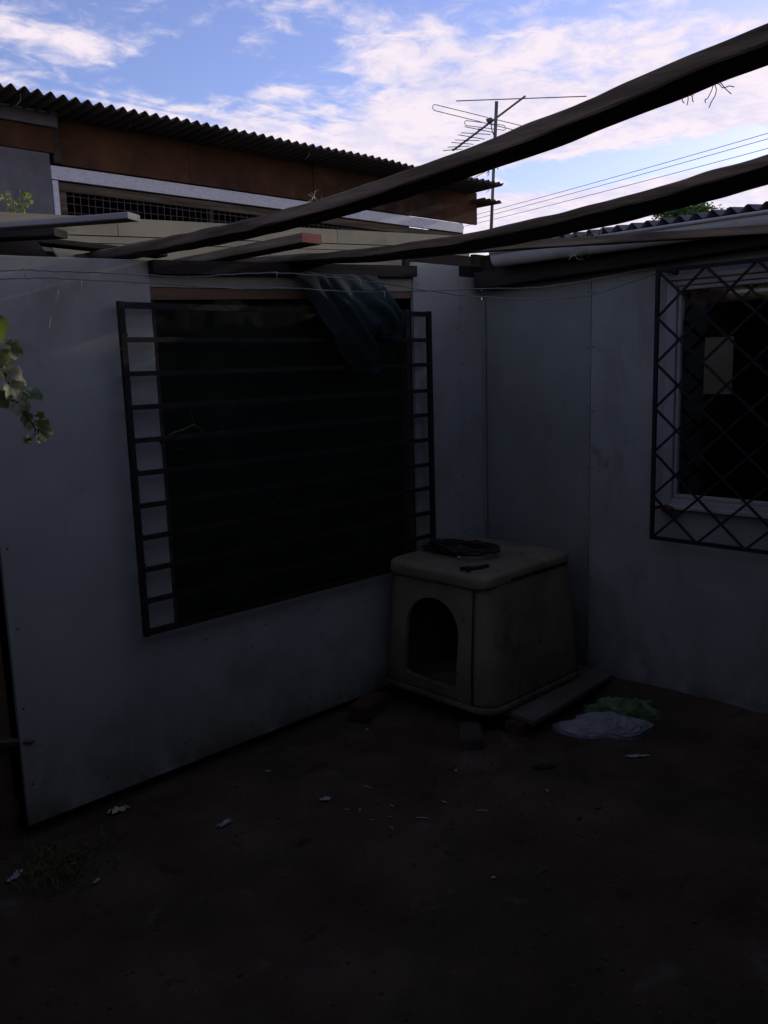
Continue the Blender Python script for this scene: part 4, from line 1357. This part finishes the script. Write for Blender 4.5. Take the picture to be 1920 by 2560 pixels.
def tree(name, base, h, cr, label, seed):
    rn = random.Random(seed)
    t = thing(name, base, label, 'tree')
    b = Vector(base)
    top = b + Vector((0, 0, h * 0.7))
    tube('trunk', [b + Vector((0, 0, -.2)), b + Vector((.05, .02, h * .3)), top], [0.12, 0.09, 0.05], 'bark', t, 8)
    for k in range(7):
        a = k * 0.9
        e = top + Vector((cos(a) * cr * .7, sin(a) * cr * .7, h * .16 + rn.uniform(-.2, .3)))
        tube('limb', [top - Vector((0, 0, h * .18)), (top + e) / 2 + Vector((0, 0, .05)), e], [0.05, 0.03, 0.012], 'bark', t, 5)
    cb = bmesh.new()
    cl = [Vector((rn.gauss(0, .45) * cr, rn.gauss(0, .45) * cr, rn.uniform(-.5, .8) * cr)) for _ in range(26)]
    for k in range(9000):
        c = cl[k % 26] + Vector((rn.gauss(0, .16), rn.gauss(0, .16), rn.gauss(0, .13))) * cr
        p = b + Vector((0, 0, h - cr * 0.75)) + c
        d = Vector((rn.uniform(-1, 1), rn.uniform(-1, 1), rn.uniform(-.8, .6))).normalized()
        s = d.orthogonal().normalized() * rn.uniform(.012, .02)
        l = rn.uniform(.035, .06)
        v = [cb.verts.new(q) for q in (p, p + d * l * .5 + s, p + d * l, p + d * l * .5 - s)]
        cb.faces.new(v)
    bm_obj('crown', cb, 'leaf_tree', t)


tree('garden_tree', (7.66, 2.70, 0), 3.72, 0.36, 'green leafy tree peeping over the gutter roof', 3)

# ================================================================== antenna on its mast
an = thing('tv_antenna', (3.16, 2.45, 2.2), 'thin metal television antenna on a tall mast against the sky', 'antenna')
tube('mast', [(3.215, 2.52, 2.2), (3.164, 2.453, 3.01), (3.013, 2.255, 4.141)], 0.017, 'alu', an, 8)
B0, B1 = Vector((3.167, 2.043, 4.162)), Vector((2.83, 2.634, 3.755))
tube('boom', [B0 + (B0 - B1) * 0.01, B1 - (B0 - B1) * 0.01], 0.010, 'alu', an, 6)
EL = [((2.766, 2.546, 4.165), (3.498, 1.583, 4.119)), ((2.861, 2.525, 3.946), (3.048, 2.323, 3.881)), ((2.849, 2.56, 3.896), (3.033, 2.347, 3.866)), ((2.833, 2.584, 3.88), (3.005, 2.397, 3.828)),
      ((2.82, 2.616, 3.837), (2.975, 2.437, 3.819)), ((2.801, 2.645, 3.818), (2.943, 2.488, 3.791)), ((2.784, 2.679, 3.778), (2.922, 2.517, 3.777)), ((2.76, 2.716, 3.75), (2.883, 2.572, 3.755))]
for i, (a, b) in enumerate(EL):
    tube('element', [a, b], 0.0048 if i == 0 else 0.0038, 'alu', an, 5)
    if i:
        c = (Vector(a) + Vector(b)) / 2
        lump('clip', c, 0.012, 'alu', an, amp=0.1)


def folded(a, b, gap, r):
    a, b = Vector(a), Vector(b)
    up = Vector((0, 0, gap / 2))
    d = (b - a).normalized()
    pts = [(a + b) / 2 + up - d * 0.03, a + up]
    for k in range(1, 8):
        t = pi * k / 8
        pts.append(a + up * cos(t) - d * (gap / 2) * sin(t))
    pts += [a - up, b - up]
    for k in range(1, 8):
        t = pi * k / 8
        pts.append(b - up * cos(t) + d * (gap / 2) * sin(t))
    pts += [b + up, (a + b) / 2 + up + d * 0.03]
    tube('folded_dipole', pts, r, 'alu', an, 5)


folded((2.645, 2.702, 4.118), (3.36, 1.935, 3.83), 0.055, 0.0036)
folded((2.868, 2.502, 3.974), (3.098, 2.244, 3.916), 0.045, 0.0034)
lump('junction_box', (3.0, 2.33, 3.985), 0.032, 'cable', an, (1.3, 1, .8), 0.3, 3)
tube('feed_cable', catmull([(3.005, 2.32, 3.97), (3.02, 2.32, 3.90), (3.03, 2.30, 3.84), (3.03, 2.275, 3.78), (3.05, 2.30, 3.6)], 4), 0.005, 'cable', an, 5)
tube('guy_wire', [(3.09, 2.35, 3.58), (2.70, 2.60, 3.34)], 0.003, 'cable', an, 4)

# ================================================================== power lines far behind
PW = [((8.255, 7.113, 4.246), (7.038, 1.347, 4.301)), ((8.262, 7.12, 4.18), (7.051, 1.35, 4.241)), ((8.27, 7.128, 4.106), (7.074, 1.354, 4.137))]
for i, (a, b) in enumerate(PW):
    a, b = Vector(a), Vector(b)
    d = b - a
    a2, b2 = a - d * 1.2, b + d * 1.0
    pts = []
    for k in range(25):
        f = k / 24
        p = a2.lerp(b2, f)
        s = (p - a).dot(d) / d.dot(d)
        p.z += 0.10 * (s * (s - 1)) * 0.6
        pts.append(p)
    o = tube('power_line', pts, 0.0040, 'cable', None, 5)
    tag(o, ('uppermost of three power lines crossing the sky', 'middle of three power lines crossing the sky', 'lowest of three power lines crossing the sky')[i], 'cable', 'power lines beyond the shed')
